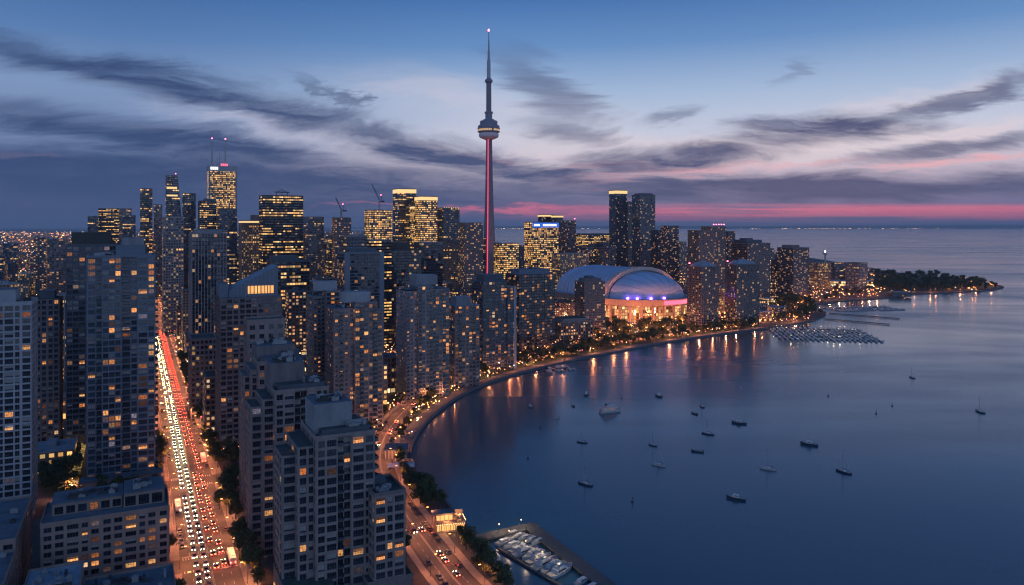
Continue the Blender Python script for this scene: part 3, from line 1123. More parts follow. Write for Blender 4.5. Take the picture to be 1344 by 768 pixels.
def mid_tower(name, spec, label, cat, mat, bay=3.6, fl=3.3, bands=None, piers=None, dd=None, pent=None, roofmat='roof', group=None, crown=None, proud=0.35, pierevery=1, cap=True, solid=None):
    """mid-distance tower: facade with cells plus real slab edges and piers"""
    P, w, de, h = site(*spec, dd=dd) if not isinstance(spec[0], Vector) else spec
    claim(P, w, de)
    root = empty(name, P, TH, label, cat, group)
    b = MB()
    b.wbox(0, 0, 0, w, de, h, bay, fl, 0, 1)
    nf, nw, nd = max(1, round(h / fl)), max(1, round(w / bay)), max(1, round(de / bay))
    if bands:
        p = proud
        for j in range(1, nf + 1):
            z = j * h / nf
            b.box(-p, -p, z - 0.32, w + p, -0.002, z + 0.18, 2)
            b.box(-p, 0, z - 0.32, -0.002, de, z + 0.18, 2)
            b.box(w + 0.002, 0, z - 0.32, w + p, de, z + 0.18, 2)
    if piers:
        p = proud + 0.06
        for i in range(0, nw + 1, pierevery):
            x = i * w / nw
            b.box(max(-p, x - .28), -p, 0, min(w + p, x + .28), -0.003, h + 0.3, 2)
        for i in range(0, nd + 1, pierevery):
            y = i * de / nd
            b.box(-p, max(0, y - .28), 0, -0.003, min(de, y + .28), h + 0.3, 2)
            b.box(w + 0.003, max(0, y - .28), 0, w + p, min(de, y + .28), h + 0.3, 2)
    if solid:
        for (x0, x1) in solid:
            b.box(x0 * w, -proud - 0.12, 0, x1 * w, -0.004, h + 0.5, 2)
    b.build('wall', [M[mat], M[roofmat], M[bands or piers or 'grey']], root)
    if cap:
        parapet(root, 0, 0, w, de, h + 0.02, bands or piers or 'grey', 1.2, 0.5)
    for q in (pent or []):
        fx0, fy0, fx1, fy1, hh, pm = q
        pb = MB()
        pb.box(fx0 * w, fy0 * de, h + 0.03, fx1 * w, fy1 * de, h + hh, 0, top=1)
        pb.build('penthouse', [M[pm], M[roofmat]], root)
    if crown:
        cb = MB()
        z = h - crown
        cb.box(-0.5, -0.5, z, w + 0.5, -0.4, h - 0.4)
        cb.box(-0.5, -0.39, z, -0.4, de, h - 0.4)
        cb.box(w + 0.4, -0.39, z, w + 0.5, de, h - 0.4)
        cb.build('crown_light', M['crown_light'], root)
    return root, w, de, h


def beacon(root, x, y, z):
    b = MB()
    b.tube((x, y, z), (x, y, z + 3), 0.15)
    b.box(x - .7, y - .7, z + 3, x + .7, y + .7, z + 4.2, 1)
    b.build('beacon', [M['dark_metal'], M['red_beacon']], root)


def mast(root, x, y, z, hgt, r=0.8, name='antenna', red=True):
    b = MB()
    b.tube((x, y, z), (x, y, z + hgt * 0.45), r * 1.4, r, 8)
    b.tube((x, y, z + hgt * 0.45), (x, y, z + hgt), r, r * 0.45, 8)
    if red:
        b.box(x - 1.0, y - 1.0, z + hgt, x + 1.0, y + 1.0, z + hgt + 2.0, 1)
    b.build(name, [M['metal'], M['red_beacon']], root)
# ------------------------------------------------------------------ near towers
random.seed(21)
ST = lambda **k: dict(dict(bay=3.4, fl=3.4, pier=0.9, span=1.1, lit=0.10), **k)

# white gridded tower on the left border
r, w, de, h = near_tower('residential_tower', (-75, 41, 50, 368, 399), "pale residential tower with a white window grid, cut by the picture's left border", 'tower',
                         ST(bay=3.5, fl=3.15, pier=0.65, span=0.75, lit=0.085, wide=4, pat=[1.2, 1.2, 1.2, .8]), 'white', dd=24)
roof(r, 0, 0, w, de, h)
parapet(r, -.3, -.3, w + .3, de + .3, h, 'white', 1.4)
penthouse(r, w * .25, 5, w * .80, de - 4, h + .25, h + 6.5, 'white')
rooftop_units(r, w * .82, 2, w - 1, de - 2, h + .25, 3, 1)

# dark blue tower beside the avenue
def vB(w, de, h):
    g = dict(pier=.28, span=.75, pat=[1.0], balc={})
    return [(0, 1.3, w * .22, de, 0, h, 'FL', dict(balc={'F': (1,)})), (w * .22 + .02, 0, w * .5, de, 0, h, 'FLR', g), (w * .5 + .02, 1.6, w * .74, de, 0, h, 'F', dict(balc={'F': (0, 2)})), (w * .74 + .02, 0, w, de, 0, h, 'FLR', dict(pat=[1.2, .8], balc={'R': (1,)}))]
r, w, de, h = near_tower('residential_tower', (114, 203, 211, 418, 337), "dark blue-grey residential tower at the avenue's left side with a pale stepped penthouse", 'tower',
                         ST(bay=3.4, fl=3.35, pier=0.6, span=0.9, lit=0.10, wide=3, glass='glass_blue', pat=[1.35, 1.0, .8, 1.0], balc={'F': (2, 6), 'R': (1,)}, balmat='steel_blue'), 'steel_blue', vB, dd=26)
roof(r, 0, 0, w, de, h)
parapet(r, -.3, -.3, w + .3, de + .3, h, 'steel_blue', 1.2)
penthouse(r, w * .42, 4, w * .86, de - 4, h + .25, h + 6.0, 'steel_blue')
penthouse(r, w * .50, 6, w * .84, de - 5, h + 6.4, h + 10.5, 'grey', ribs=False)
rooftop_units(r, 1, 2, w * .4, de - 2, h + .25, 5, 2)
rooftop_units(r, w * .88, 2, w - 1, de - 2, h + .25, 2, 3)
b = MB()
b.box(-2, -9, 0, w + 3, -0.5, 9)
b.build('podium', M['brown'], r)
b = MB()
for i in range(7):
    x = 1 + i * (w - 4) / 7
    b.box(x, -9.12, 1.2, x + 3.4, -9.002, 4.6)
b.build('shop_window', M['warm_glow'], r)
b = MB()
b.box(-3, -10, 9.02, w + 4, -0.5, 9.3)
b.build('roof', M['roof'], r)

r, w, de, h = near_tower('glass_tower', (87, 152, 160, 490, 322), "dark banded glass tower behind the dark blue tower, with a broad black plant floor", 'tower',
                         ST(bay=3.6, fl=3.4, pier=0.3, span=1.0, lit=0.07, wide=6), 'slate', dd=30)
roof(r, 0, 0, w, de, h)
parapet(r, -.3, -.3, w + .3, de + .3, h, 'slate', 1.0)
penthouse(r, 2.5, 3, w - 3, de - 3, h + .25, h + 8, 'black')

# low brown courtyard block at the bottom left
def vC(w, de, h):
    return [(0, 0, w, de, 0, h, 'FLR')]
r, w, de, h = near_tower('brown_block', (54, 221, 226, 302, 666), "brown precast mid-rise block at the bottom left with a long set-back roof storey", 'building',
                         ST(bay=4.0, fl=3.05, pier=1.1, span=1.2, lit=0.17, wide=5, pat=[1.0, 1.0, 1.25, .8, 1.0]), 'brown', vC, dd=24)
roof(r, 0, 0, w, de, h)
parapet(r, -.4, -.4, w + .4, de + .4, h, 'brown', 1.0)
st2 = ST(bay=4.2, fl=3.6, pier=1.0, span=1.5, lit=0.22)
wb, wins = MB(), []
volume(r, 3, 9, w * .62, de - 1, h + .26, h + 4.6, st2, wins, [], 'FL', wb)
volume(r, w * .62 + .5, 7, w - 1.5, de - 1, h + .26, h + 5.6, dict(st2, lit=0.0), wins, [], 'FR', wb)
wb.build('roof_storey', M['brown'], r)
key, var, items = {}, [], []
for k, loc, rz, ww, wh in wins:
    q = (k, ww, wh)
    if q not in key:
        key[q] = len(var)
        var.append((pane(ww, wh, 1), [[M['glass'], M['lit'], M['lit_bright'], M['lit_dim'], M['glass'], M['glass']][k], M['dark_metal']]))
    items.append((key[q], loc, rz))
place(r, 'roof_storey_window', var, items, 30)
b = MB()
b.box(2.4, 8.4, h + 4.62, w * .62 + .2, de - .4, h + 4.95)
b.box(w * .62 + .5, 6.4, h + 5.62, w - 1, de - .4, h + 5.95)
b.build('upper_roof', M['roof'], r)
rooftop_units(r, 5, 11, w * .6, de - 4, h + 4.95, 7, 5)
rooftop_units(r, w * .66, 10, w - 4, de - 4, h + 5.95, 3, 6)

# flat roofs in the bottom left corner
for nm, P, w, de, h, lab, seed in (
        ('low_block', grid(-44, -42), 28, 27, 17, "low brown block with a dark flat roof in front of the brown precast block", 8),
        ('low_block', grid(-61, -42), 16, 32, 21.5, "small low block with a pale blue cluttered roof in the bottom left corner", 9),
        ('low_block', grid(-102, -34), 35, 36, 25, "low blue-roofed block beside the brown precast block at the picture's left border", 10),
        ('low_block', grid(-104, 3), 37, 48, 29, "long low blue-roofed wing behind the corner blocks at the picture's left border", 11)):
    claim(P, w, de)
    r = empty(nm, P, TH, lab, 'building')
    wb, wins = MB(), []
    volume(r, 0, 0, w, de, 0, h, ST(bay=4, fl=3.3, pier=1.2, span=1.4, lit=.06), wins, [], 'FR', wb)
    finish(r, wb, [M['brown'], M['brown']], wins, [], ST())
    roof(r, 0, 0, w, de, h, 'roof_pale' if seed == 9 else 'roof')
    parapet(r, -.4, -.4, w + .4, de + .4, h, 'brown', 1.0)
    rooftop_units(r, 1.5, 1.5, w - 1.5, de - 1.5, h + .25, 8, seed)
    if seed == 9:
        b = MB()
        for i in range(9):
            b.tube((1.5, 2 + i * 1.9, h + .5), (w - 2, 2 + i * 1.9 + math.sin(i) * .8, h + .5), .09)
        b.build('roof_pipe', M['metal'], r)

# ---- the three stepped condominiums
def slab(name, spec, dd, label, lit, pent, wing, seed, wing_drop=3.0, deckm='roof_green'):
    def v(w, de, h):
        L = [(0, 0, w * .36, de, 0, h, 'FL', dict(balc={}, pat=[1.0, 1.25])), (w * .36 + .02, 1.5, w * .60, de, 0, h, 'F', dict(pier=.3, span=.85, pat=[1.0], balc={'F': (0,)})), (w * .60 + .02, 0, w, de, 0, h, 'FLR')]
        L.append((-wing[0], 3.2, -0.02, de - 2, 0, h - wing_drop, 'FL'))
        L.append((-wing[0] - wing[1], 7.0, -wing[0] - 0.02, de - 5, 0, h - wing_drop * 2.2, 'FL'))
        return L
    st = ST(bay=3.3, fl=3.45, pier=0.8, span=1.05, lit=lit, wide=3, pat=[1.3, .95, .95, 1.3, .75], balc={'F': (4,), 'R': (0, 4)}, balmat='mauve_dark')
    r, w, de, h = near_tower(name, spec, label, 'condominium', st, 'mauve', v, dd=dd)
    roof(r, 0, 0, w, de, h, deckm)
    parapet(r, -.35, -.35, w + .35, de + .35, h, 'mauve', 1.2)
    b = MB()
    b.box(-wing[0], 3.2, h - wing_drop + .02, -.02, de - 2, h - wing_drop + .3)
    b.box(-wing[0] - wing[1], 7, h - wing_drop * 2.2 + .02, -wing[0] - .02, de - 5, h - wing_drop * 2.2 + .3)
    b.build('wing_roof', M[deckm], r)
    x0, y0, x1, y1, hh = pent
    penthouse(r, x0 * w, y0 * de, x1 * w, y1 * de, h + .25, h + hh, 'mauve_dark' if seed != 31 else 'grey', ribs=False)
    b = MB()                                     # plant screen stepping down to the deck
    b.box(x0 * w + 2, 1.6, h + .27, w - 1.2, y0 * de - .05, h + 2.7, 0, top=1)
    b.box(x1 * w + .06, y0 * de, h + .27, w - 1.5, de * .8, h + 2.2, 0, top=1)
    b.build('roof_screen', [M['slate'], M[deckm]], r)
    rooftop_units(r, x0 * w + 1, y0 * de + 1, x1 * w - 1, y1 * de - 1, h + hh + .1, 6, seed)
    rooftop_units(r, w * .55, 2, w - 1.5, y0 * de - .6, h + 2.7, 5, seed + 1)
    rooftop_units(r, 1, 1.5, w * .35, de * .25, h + .3, 3, seed + 2)
    return r, w, de, h


slab('condo_slab', (393, 415, 491, 281, 577), 27, "nearest mauve condominium with a large windowless penthouse, in front of its two lower-lit twins", .085, (0.02, .22, .68, .85, 11.5), (6.0, 5.0), 31)
slab('condo_slab', (350, 361, 431, 327, 516), 27, "middle one of the three stepped mauve condominiums in the centre foreground", .10, (-0.02, .35, .62, .9, 11.0), (4.5, 4.5), 41)
slab('condo_slab', (331, 339, 395, 378, 478), 27, "farthest and highest-placed of the three stepped mauve condominiums, with a dark blue roof box", .11, (0.0, .3, .92, .9, 7.5), (3.0, 3.0), 51, deckm='roof')

# small condo block right of the nearest slab
P, w, de, h = site(487, 492, 531, 283, 652, dd=19)
st = ST(bay=3.4, fl=3.4, pier=0.85, span=1.05, lit=.26, pat=[1.2, .8, 1.2])
r, w, de, h = near_tower('condo_block', (P, w, de, h), "small mauve condo block with a dark green roof beside the nearest condominium", 'condominium', st, 'mauve')
roof(r, 0, 0, w, de, h, 'roof_green')
parapet(r, -.35, -.35, w + .35, de + .35, h, 'mauve_dark', 1.3)
penthouse(r, 2, 9, w * .6, de - 2, h + .25, h + 2.6, 'slate', 'roof')
rooftop_units(r, 1.5, 2, w - 1.5, 8, h + .25, 5, 61)
# dark low roofs at its foot
P = grid(49, -46)
claim(P, 16, 34)
r = empty('parking_garage', P, TH, "dark low garage roof with round vents at the foot of the small condo block", 'building')
b = MB()
b.box(0, 0, 0, 17, 34, 9.5)
b.build('wall', M['mauve_dark'], r)
roof(r, 0, 0, 17, 34, 9.5, 'roof_green')
parapet(r, -.3, -.3, 17.3, 34.3, 9.5, 'mauve_dark', .9)
b = MB()
for i in range(8):
    b.tube((3 + (i % 3) * 4.5, 4 + i * 3.4, 9.75), (3 + (i % 3) * 4.5, 4 + i * 3.4, 10.7), .8, n=12)
b.build('roof_vent', M['metal'], r)
rooftop_units(r, 2, 2, 15, 32, 9.75, 6, 63)
P = grid(20, -55)
claim(P, 24, 40)
r = empty('podium_block', P, TH, "low podium with planted roof at the foot of the nearest condominium", 'building')
b = MB()
b.box(0, 0, 0, 17, 40, 11)
b.build('wall', M['mauve_dark'], r)
roof(r, 0, 0, 17, 40, 11, 'roof_green')
b = MB()
for i in range(9):
    b.box(-.12, 2 + i * 4.2, 1, -.004, 5 + i * 4.2, 4.2)
b.build('shop_window', M['warm_glow'], r)

# tower with the sloping glass roof
st = ST(bay=3.7, fl=3.5, pier=0.75, span=1.15, lit=.09, wide=3)
r, w, de, h = near_tower('sloped_roof_tower', (283, 289, 370, 480, 392), "residential tower with a raking blue glass roof over a brightly lit top lounge", 'tower', st, 'mauve_dark', dd=30)
roof(r, 0, 0, w, de, h)
b = MB()
x0, x1 = w * .15, w * .94
z0, z1 = h + 4.5, h + 20
y0, y1 = 3, de - 3
b.face([(x0, y0, h + .3), (x1, y0, h + .3), (x1, y0, z1), (x0, y0, z0)])
b.face([(x1, y0, h + .3), (x1, y1, h + .3), (x1, y1, z1), (x1, y0, z1)])
b.face([(x1, y1, h + .3), (x0, y1, h + .3), (x0, y1, z0), (x1, y1, z1)])
b.face([(x0, y1, h + .3), (x0, y0, h + .3), (x0, y0, z0), (x0, y1, z0)])
b.face([(x0, y0, z0), (x1, y0, z1), (x1, y1, z1), (x0, y1, z0)], 1)
for i in range(13):
    x = x0 + (x1 - x0) * i / 12
    z = z0 + (z1 - z0) * i / 12
    b.box(x - .1, y0 - .18, h + .3, x + .1, y0 - .003, z, 2)
b.build('raking_roof', [M['steel_blue'], M['roof_pale'], M['metal']], r)
for i in range(8):
    b = pane(w * .045, 5.2, 1)
    o = b.build('lounge_window', [M['warm_glow'], M['dark_metal']], r)
    o.location = (w * .47 + i * w * .055, y0 - .12, h + 4.6)
b = MB()
b.box(w * .0, 4, h + .3, w * .14, de - 3, h + 9, 0, top=1)
b.build('stair_tower', [M['steel_blue'], M['roof']], r)

# plain lavender slab in front of it
st = ST(bay=4.6, fl=5.2, pier=2.4, span=2.6, lit=.03)
def vG2(w, de, h):
    return [(0, 0, w, de, 0, h, 'FL')]
r, w, de, h = near_tower('plain_slab', (317, 325, 374, 432, 423), "plain mauve slab with few windows in front of the tower with the raking roof", 'building', st, 'mauve', vG2, dd=16)
roof(r, 0, 0, w, de, h, 'roof_green')
parapet(r, -.35, -.35, w + .35, de + .35, h, 'mauve', 1.3)
b = MB()
b.box(w * .35, -12, h - 26, w + 6, -.5, h - 16, 0, top=1)
b.build('plant_box', [M['slate'], M['roof']], r)

# twin condominium towers in the centre
def vH(w, de, h):
    return [(0, 0, w * .40, de, 0, h - 3, 'FL', dict(pier=1.3, span=1.3)), (w * .40 + .02, -2.5, w * .86, de, 0, h, 'FLR', dict(pier=.3, span=.7, wide=3, pat=[1.1, .9])), (w * .86 + .02, 1.5, w, de, 0, h - 6, 'FR', dict(pier=1.2, span=1.2))]
for spec, lab, sd in (((404, 411, 450, 572, 384), "rear twin condominium tower with a white plant drum, half hidden by its partner", 71), ((428, 438, 503, 522, 400), "front twin condominium tower with a curved white plant drum and lit balconied bays", 72)):
    st = ST(bay=3.3, fl=3.2, pier=0.7, span=0.95, lit=.20, wide=3, balc={'F': (1, 4, 7)}, glass='glass_blue')
    r, w, de, h = near_tower('condo_tower', spec, lab, 'condominium', st, 'mauve', vH, dd=24)
    roof(r, 0, 0, w * .42, de, h - 3)
    roof(r, w * .42, -2.5, w * .86, de, h, name='roof')
    parapet(r, w * .42, -2.5, w * .86, de, h + .02, 'mauve', 1.2)
    b = MB()
    cx, cyy, rr = w * .52, de * .5, min(w * .3, 8)
    poly = [(cx + rr * 1.35 * math.cos(a * math.pi / 12), cyy + rr * .9 * math.sin(a * math.pi / 12)) for a in range(24)]
    b.prism(poly, h + .3, h + 7.5, 0, 1)
    b.build('plant_drum', [M['white'], M['roof_pale']], r)
    rooftop_units(r, 1, 2, w * .38, de - 2, h - 2.7, 4, sd)
    rooftop_units(r, w * .7, 0, w * .85, de - 2, h + .3, 2, sd + 5)

# condominium on the quay
def vI(w, de, h):
    return [(0, 0, w * .26, de, 0, h - 4, 'FL', dict(pier=1.4, span=1.3)), (w * .26 + .02, -2.2, w * .60, de, 0, h, 'FLR', dict(pier=.5, wide=2)), (w * .60 + .02, -.6, w, de, 0, h - 3, 'FR', dict(pier=.22, span=.6, wide=3))]
st = ST(bay=3.2, fl=3.2, pier=0.55, span=0.85, lit=.18, wide=3, balc={'F': (0, 3), 'R': (1,)}, glass='glass_blue')
r, w, de, h = near_tower('condo_tower', (524, 533, 589, 622, 376), "blue-grey condominium with glass bays and pale plant box, first tower along the curving quay", 'condominium', st, 'grey', vI, dd=26)
roof(r, 0, 0, w, de, h - 2.8)
penthouse(r, w * .28, 5, w * .78, de - 4, h + .2, h + 8, 'grey', 'roof_pale')
st = ST(bay=3.2, fl=3.2, pier=0.6, span=0.9, lit=.20, wide=3, balc={'F': (1, 5)}, glass='glass_blue')
r, w, de, h = near_tower('condo_tower', (588, 597, 629, 668, 402), "slim grey condominium tower with a flat white roof slab, second along the curving quay", 'condominium', st, 'mauve', None, dd=22)
roof(r, -.8, -.8, w + .8, de + .8, h, 'roof_pale')
penthouse(r, w * .15, 5, w * .75, de - 4, h + .25, h + 7, 'grey', 'roof_pale')
st = ST(bay=3.3, fl=3.2, pier=0.35, span=0.8, lit=.16, wide=4, glass='glass')
r, w, de, h = near_tower('condo_tower', (625, 634, 676, 745, 370), "dark glass condominium tower with a pale vertical edge, third along the curving quay", 'condominium', st, 'slate',
                         lambda w, de, h: [(0, 0, w * .74, de, 0, h, 'FL'), (w * .74 + .02, -1.5, w, de, 0, h - 6, 'FLR')], dd=28)
roof(r, 0, 0, w * .74, de, h)
penthouse(r, w * .1, 5, w * .7, de - 4, h + .25, h + 6, 'slate')
b = MB()
b.box(w * .93, -2.2, 0, w + .5, -1.87, h - 5, 0)
b.build('pale_fin', M['white'], r)
st = ST(bay=3.3, fl=3.2, pier=0.35, span=0.75, lit=.17, wide=5, glass='glass')
r, w, de, h = near_tower('condo_tower', (672, 681, 728, 862, 361), "broad dark condominium tower with a stepped plant floor, last before the domed stadium", 'condominium', st, 'black', None, dd=34)
roof(r, 0, 0, w, de, h)
penthouse(r, w * .08, 6, w * .92, de - 5, h + .25, h + 5.5, 'steel_blue')
rooftop_units(r, w * .2, 8, w * .8, de - 8, h + 5.9, 5, 83)

# ---- towers beyond, left side
r, w, de, h = near_tower('brown_tower', (46, 78, 85, 482, 392), "narrow dark brown tower between the white gridded tower and the dark blue tower", 'tower',
                         ST(bay=3.6, fl=3.4, pier=0.9, span=1.1, lit=.12, wide=2), 'mauve_dark', dd=22)
roof(r, 0, 0, w, de, h, 'roof_green')
penthouse(r, 2, 4, w - 3, de - 3, h + .25, h + 4.5, 'slate')
r, w, de, h = near_tower('stone_lowrise', (80, 111, 115, 566, 513), "squat beige stone building with a lit ground floor, left of the avenue", 'building',
                         ST(bay=4.2, fl=4.6, pier=1.9, span=1.9, lit=.30), 'brown', dd=20)
roof(r, 0, 0, w, de, h)
penthouse(r, 1.5, 2, w - 1.5, de - 3, h + .25, h + 6.5, 'slate')
b = MB()
for i in range(4):
    x = 1.0 + i * (w - 2) / 4
    b.box(x, -.50, .6, x + (w - 2) / 4 - 1.2, -.42, 4.2)
b.build('shop_window', M['warm_glow'], r)
# lit glass-roofed lane
P = gp(89, 650)
Q = gp(104, 588)
dv = (Q - P)
r = empty('glass_arcade', P, math.atan2(-dv.x, dv.y), "long yellow-lit glass-roofed arcade in the dark garden left of the dark blue tower", 'arcade')
L = dv.length
b = MB()
n = 20
for i in range(n + 1):
    y = L * i / n
    b.box(-4.6, y - .12, 0, -4.4, y + .12, 4.2)
    b.box(4.4, y - .12, 0, 4.6, y + .12, 4.2)
    b.tube((-4.5, y, 4.2), (0, y, 5.6), .12)
    b.tube((0, y, 5.6), (4.5, y, 4.2), .12)
b.tube((0, 0, 5.6), (0, L, 5.6), .15)
b.build('frame', M['metal'], r)
b = MB()
for sx in (-1, 1):
    for i in range(n):
        y0, y1 = L * i / n + .15, L * (i + 1) / n - .15
        q = [(sx * 4.4, y0, 4.15), (sx * .1, y0, 5.5), (sx * .1, y1, 5.5), (sx * 4.4, y1, 4.15)]
        b.face(q)
m, t, bb = newmat('lit_arcade_glazing')
rv = randval(t)
c = t.n.new('ShaderNodeTexCoord')
nz = t.noise(c.outputs['Object'], .45, 4, .7)
bb.inputs['Base Color'].default_value = (.1, .1, .08, 1)
bb.inputs['Emission Color'].default_value = (1, .62, .16, 1)
t.l.new(t.math('MULTIPLY', t.maprange(nz, .42, .68, .02, .9), t.maprange(rv, 0, 1, .3, 1)), bb.inputs['Emission Strength'])
b.build('glazing', m, r)
# ------------------------------------------------------------------ mid-distance and skyline towers
random.seed(33)
MT = mid_tower
# along the avenue
r, w, de, h = MT('finned_tower', (240, 252, 297, 700, 307), "dark office tower ribbed with pale vertical fins, right of the avenue", 'tower', 'f_condo_dark', 2.6, 3.6, piers='grey', dd=40, proud=.5, pent=[(.1, .2, .9, .8, 4, 'grey')])
r, w, de, h = MT('office_tower', (211, 214, 241, 1000, 286), "tall pale lavender office tower with yellow windows rising over the far end of the avenue", 'tower', 'f_pale', 3.0, 3.6, bands='grey', dd=40)
r, w, de, h = MT('office_block', (246, 251, 285, 560, 447), "small mauve office block with yellow strip lights near the avenue's right kerb", 'building', 'f_pale', 3.2, 3.8, bands='mauve', piers='mauve', pierevery=3, dd=30, roofmat='roof_green')
r, w, de, h = MT('brick_block', (266, 270, 289, 512, 497), "low stone block with a dark green roof in front of the small mauve office block", 'building', 'f_low', 3.4, 3.6, bands='brown', dd=26, roofmat='roof_green')
r, w, de, h = MT('office_block', (352, 357, 406, 850, 344), "dark office block with rows of yellow lit floors behind the tower with the raking roof", 'building', 'f_office', 3.2, 3.9, bands='slate', dd=40, pent=[(.05, .2, .75, .8, 6, 'slate')])
r, w, de, h = MT('hotel_tower', (445, 452, 504, 752, 333), "hotel tower with dark banded glass between two pale concrete edges", 'tower', 'f_condo_dark', 3.4, 3.3, bands='steel_blue', dd=28, solid=[(0, .14), (.88, 1.0)], pent=[(.15, .2, .85, .8, 5, 'slate')])
r, w, de, h = MT('glass_tower', (500, 507, 553, 905, 329), "very dark glass tower behind the hotel tower with a few orange windows on its edge", 'tower', 'f_condo_dark', 3.2, 3.3, bands='black', dd=36, pent=[(.3, .2, .7, .8, 9, 'black')])
r, w, de, h = MT('grey_block', (452, 455, 482, 850, 311), "plain blue-grey office block above the hotel tower", 'tower', 'f_office_blue', 3.2, 3.6, dd=30)
r, w, de, h = MT('grey_block', (481, 484, 514, 885, 316), "dark slate block beside the plain blue-grey office block", 'tower', 'f_office_black', 3.2, 3.6, dd=30)
r, w, de, h = MT('dark_tower', (75, 107, 111, 725, 440), "dark mid-rise block seen in the gap left of the dark blue tower", 'building', 'f_low_grey', 3.4, 3.4, bands='mauve_dark', dd=26)
r, w, de, h = MT('stone_tower', (74, 90, 93, 640, 388), "slim pale stone tower in the gap left of the dark blue tower", 'tower', 'f_pale', 3.0, 3.4, piers='grey', dd=22)

# around the stadium
r, w, de, h = MT('condo_tower', (757, 767, 794, 985, 371), "brown condominium tower standing directly in front of the domed stadium", 'condominium', 'f_condo_pink', 3.2, 3.2, bands='mauve_dark', dd=24, pent=[(.12, .15, .88, .85, 5, 'mauve_dark'), (.3, .3, .6, .7, 8, 'slate')])
r, w, de, h = MT('stone_lowrise', (722, 736, 778, 930, 424), "low stone building with a stepped flat roof in front of the stadium's left end", 'building', 'f_low', 3.6, 3.8, piers='mauve', dd=34, roofmat='roof_green', pent=[(.1, .1, .9, .9, 4, 'grey')])
for spec, lab, cone in (((902, 921, 943, 1050, 351), "left one of the two condominium towers with lavender pyramid roofs by the lake", True), ((952, 967, 996, 1080, 348), "right one of the two condominium towers with lavender pyramid roofs by the lake", True)):
    r, w, de, h = MT('condo_tower', spec, lab, 'condominium', 'f_condo', 3.1, 3.15, piers='mauve_dark', pierevery=1, proud=.3)
    b = MB()
    zz = h + 1.0
    b.prism([(1, 1), (w - 1, 1), (w - 1, de - 1), (1, de - 1)], h + .05, zz + 5, 0, taper=.55)
    b.prism([(w * .38, de * .38), (w * .62, de * .38), (w * .62, de * .62), (w * .38, de * .62)], zz + 5.02, zz + 7, 0, taper=.8)
    b.build('pyramid_roof', M['roof_pale'], r)
    beacon(r, w * .05, de * .9, h + 1)
r, w, de, h = MT('condo_tower', (901, 917, 937, 1350, 303), "shorter front half of the dark brown slab pair behind the left pyramid-roofed tower", 'condominium', 'f_condo_pink', 3.2, 3.1, bands='mauve_dark', dd=30)
r, w, de, h = MT('condo_tower', (918, 936, 953, 1400, 298), "dark brown slab with red beacons on its roof, highest of the lakeside condominiums", 'condominium', 'f_condo_pink', 3.2, 3.1, bands='mauve_dark', dd=34)
for i in range(5):
    beacon(r, w * (.1 + .2 * i), 2, h + 1)
MT('condo_tower', (950, 956, 965, 1500, 304), "slim brown tower just right of the slab with red beacons", 'condominium', 'f_condo_busy', 3.2, 3.1)
r, w, de, h = MT('condo_tower', (960, 981, 1011, 1400, 320), "wide lakeside condominium with stepped dark top behind the right pyramid-roofed tower", 'condominium', 'f_condo', 3.2, 3.1, bands='mauve_dark', pent=[(.05, .1, .7, .9, 7, 'slate'), (.15, .3, .45, .7, 10, 'slate')])
r, w, de, h = MT('condo_tower', (1020, 1041, 1062, 1480, 326), "brown lakeside condominium with busy windows, rightmost tall tower of the skyline", 'condominium', 'f_condo_busy', 3.2, 3.1, bands='mauve_dark', pent=[(.1, .2, .6, .8, 6, 'mauve_dark')])
MT('condo_block', (1003, 1012, 1022, 1520, 341), "lower dark block filling the gap left of the rightmost brown lakeside condominium", 'building', 'f_low_grey', 3.2, 3.2)
MT('condo_block', (995, 1004, 1017, 1300, 392), "lit low block at the foot of the wide lakeside condominium", 'building', 'f_shop', 3.4, 3.4)
MT('condo_block', (943, 947, 953, 1220, 379), "pale narrow block between the two pyramid-roofed towers", 'building', 'f_beige', 3.2, 3.2)
# tall pair right of the needle tower
r, w, de, h = MT('condo_tower', (801, 808, 823, 1700, 250), "taller of the two slender skyscrapers above the stadium, with a glowing crown", 'skyscraper', 'f_condo_blue', 3.0, 3.2, bands='slate', crown=7, dd=26)
MT('condo_tower', (820, 824, 830, 1740, 265), "lower dark shaft attached to the slender skyscraper with the glowing crown", 'skyscraper', 'f_condo_dark', 3.0, 3.2, bands='slate', dd=24)
r, w, de, h = MT('condo_tower', (832, 840, 860, 1650, 256), "slender dark skyscraper above the stadium with a flat unlit top", 'skyscraper', 'f_condo_blue', 3.0, 3.2, bands='slate', dd=30, pent=[(.1, .1, .9, .9, 4, 'slate')])
r, w, de, h = MT('condo_tower', (871, 878, 891, 1500, 297), "bright busy condominium with fully lit storeys right of the slender skyscrapers", 'condominium', 'f_condo_busy', 3.0, 3.1, bands='slate', dd=26)
MT('dark_tower', (859, 864, 874, 1560, 302), "plain dark tower squeezed between the slender skyscraper and the busy condominium", 'tower', 'f_condo_dark', 3.2, 3.2, dd=26)
MT('pale_tower', (889, 892, 901, 1650, 318), "pale mauve block behind the stadium arch's right foot", 'tower', 'f_pale', 3.2, 3.2, dd=24)
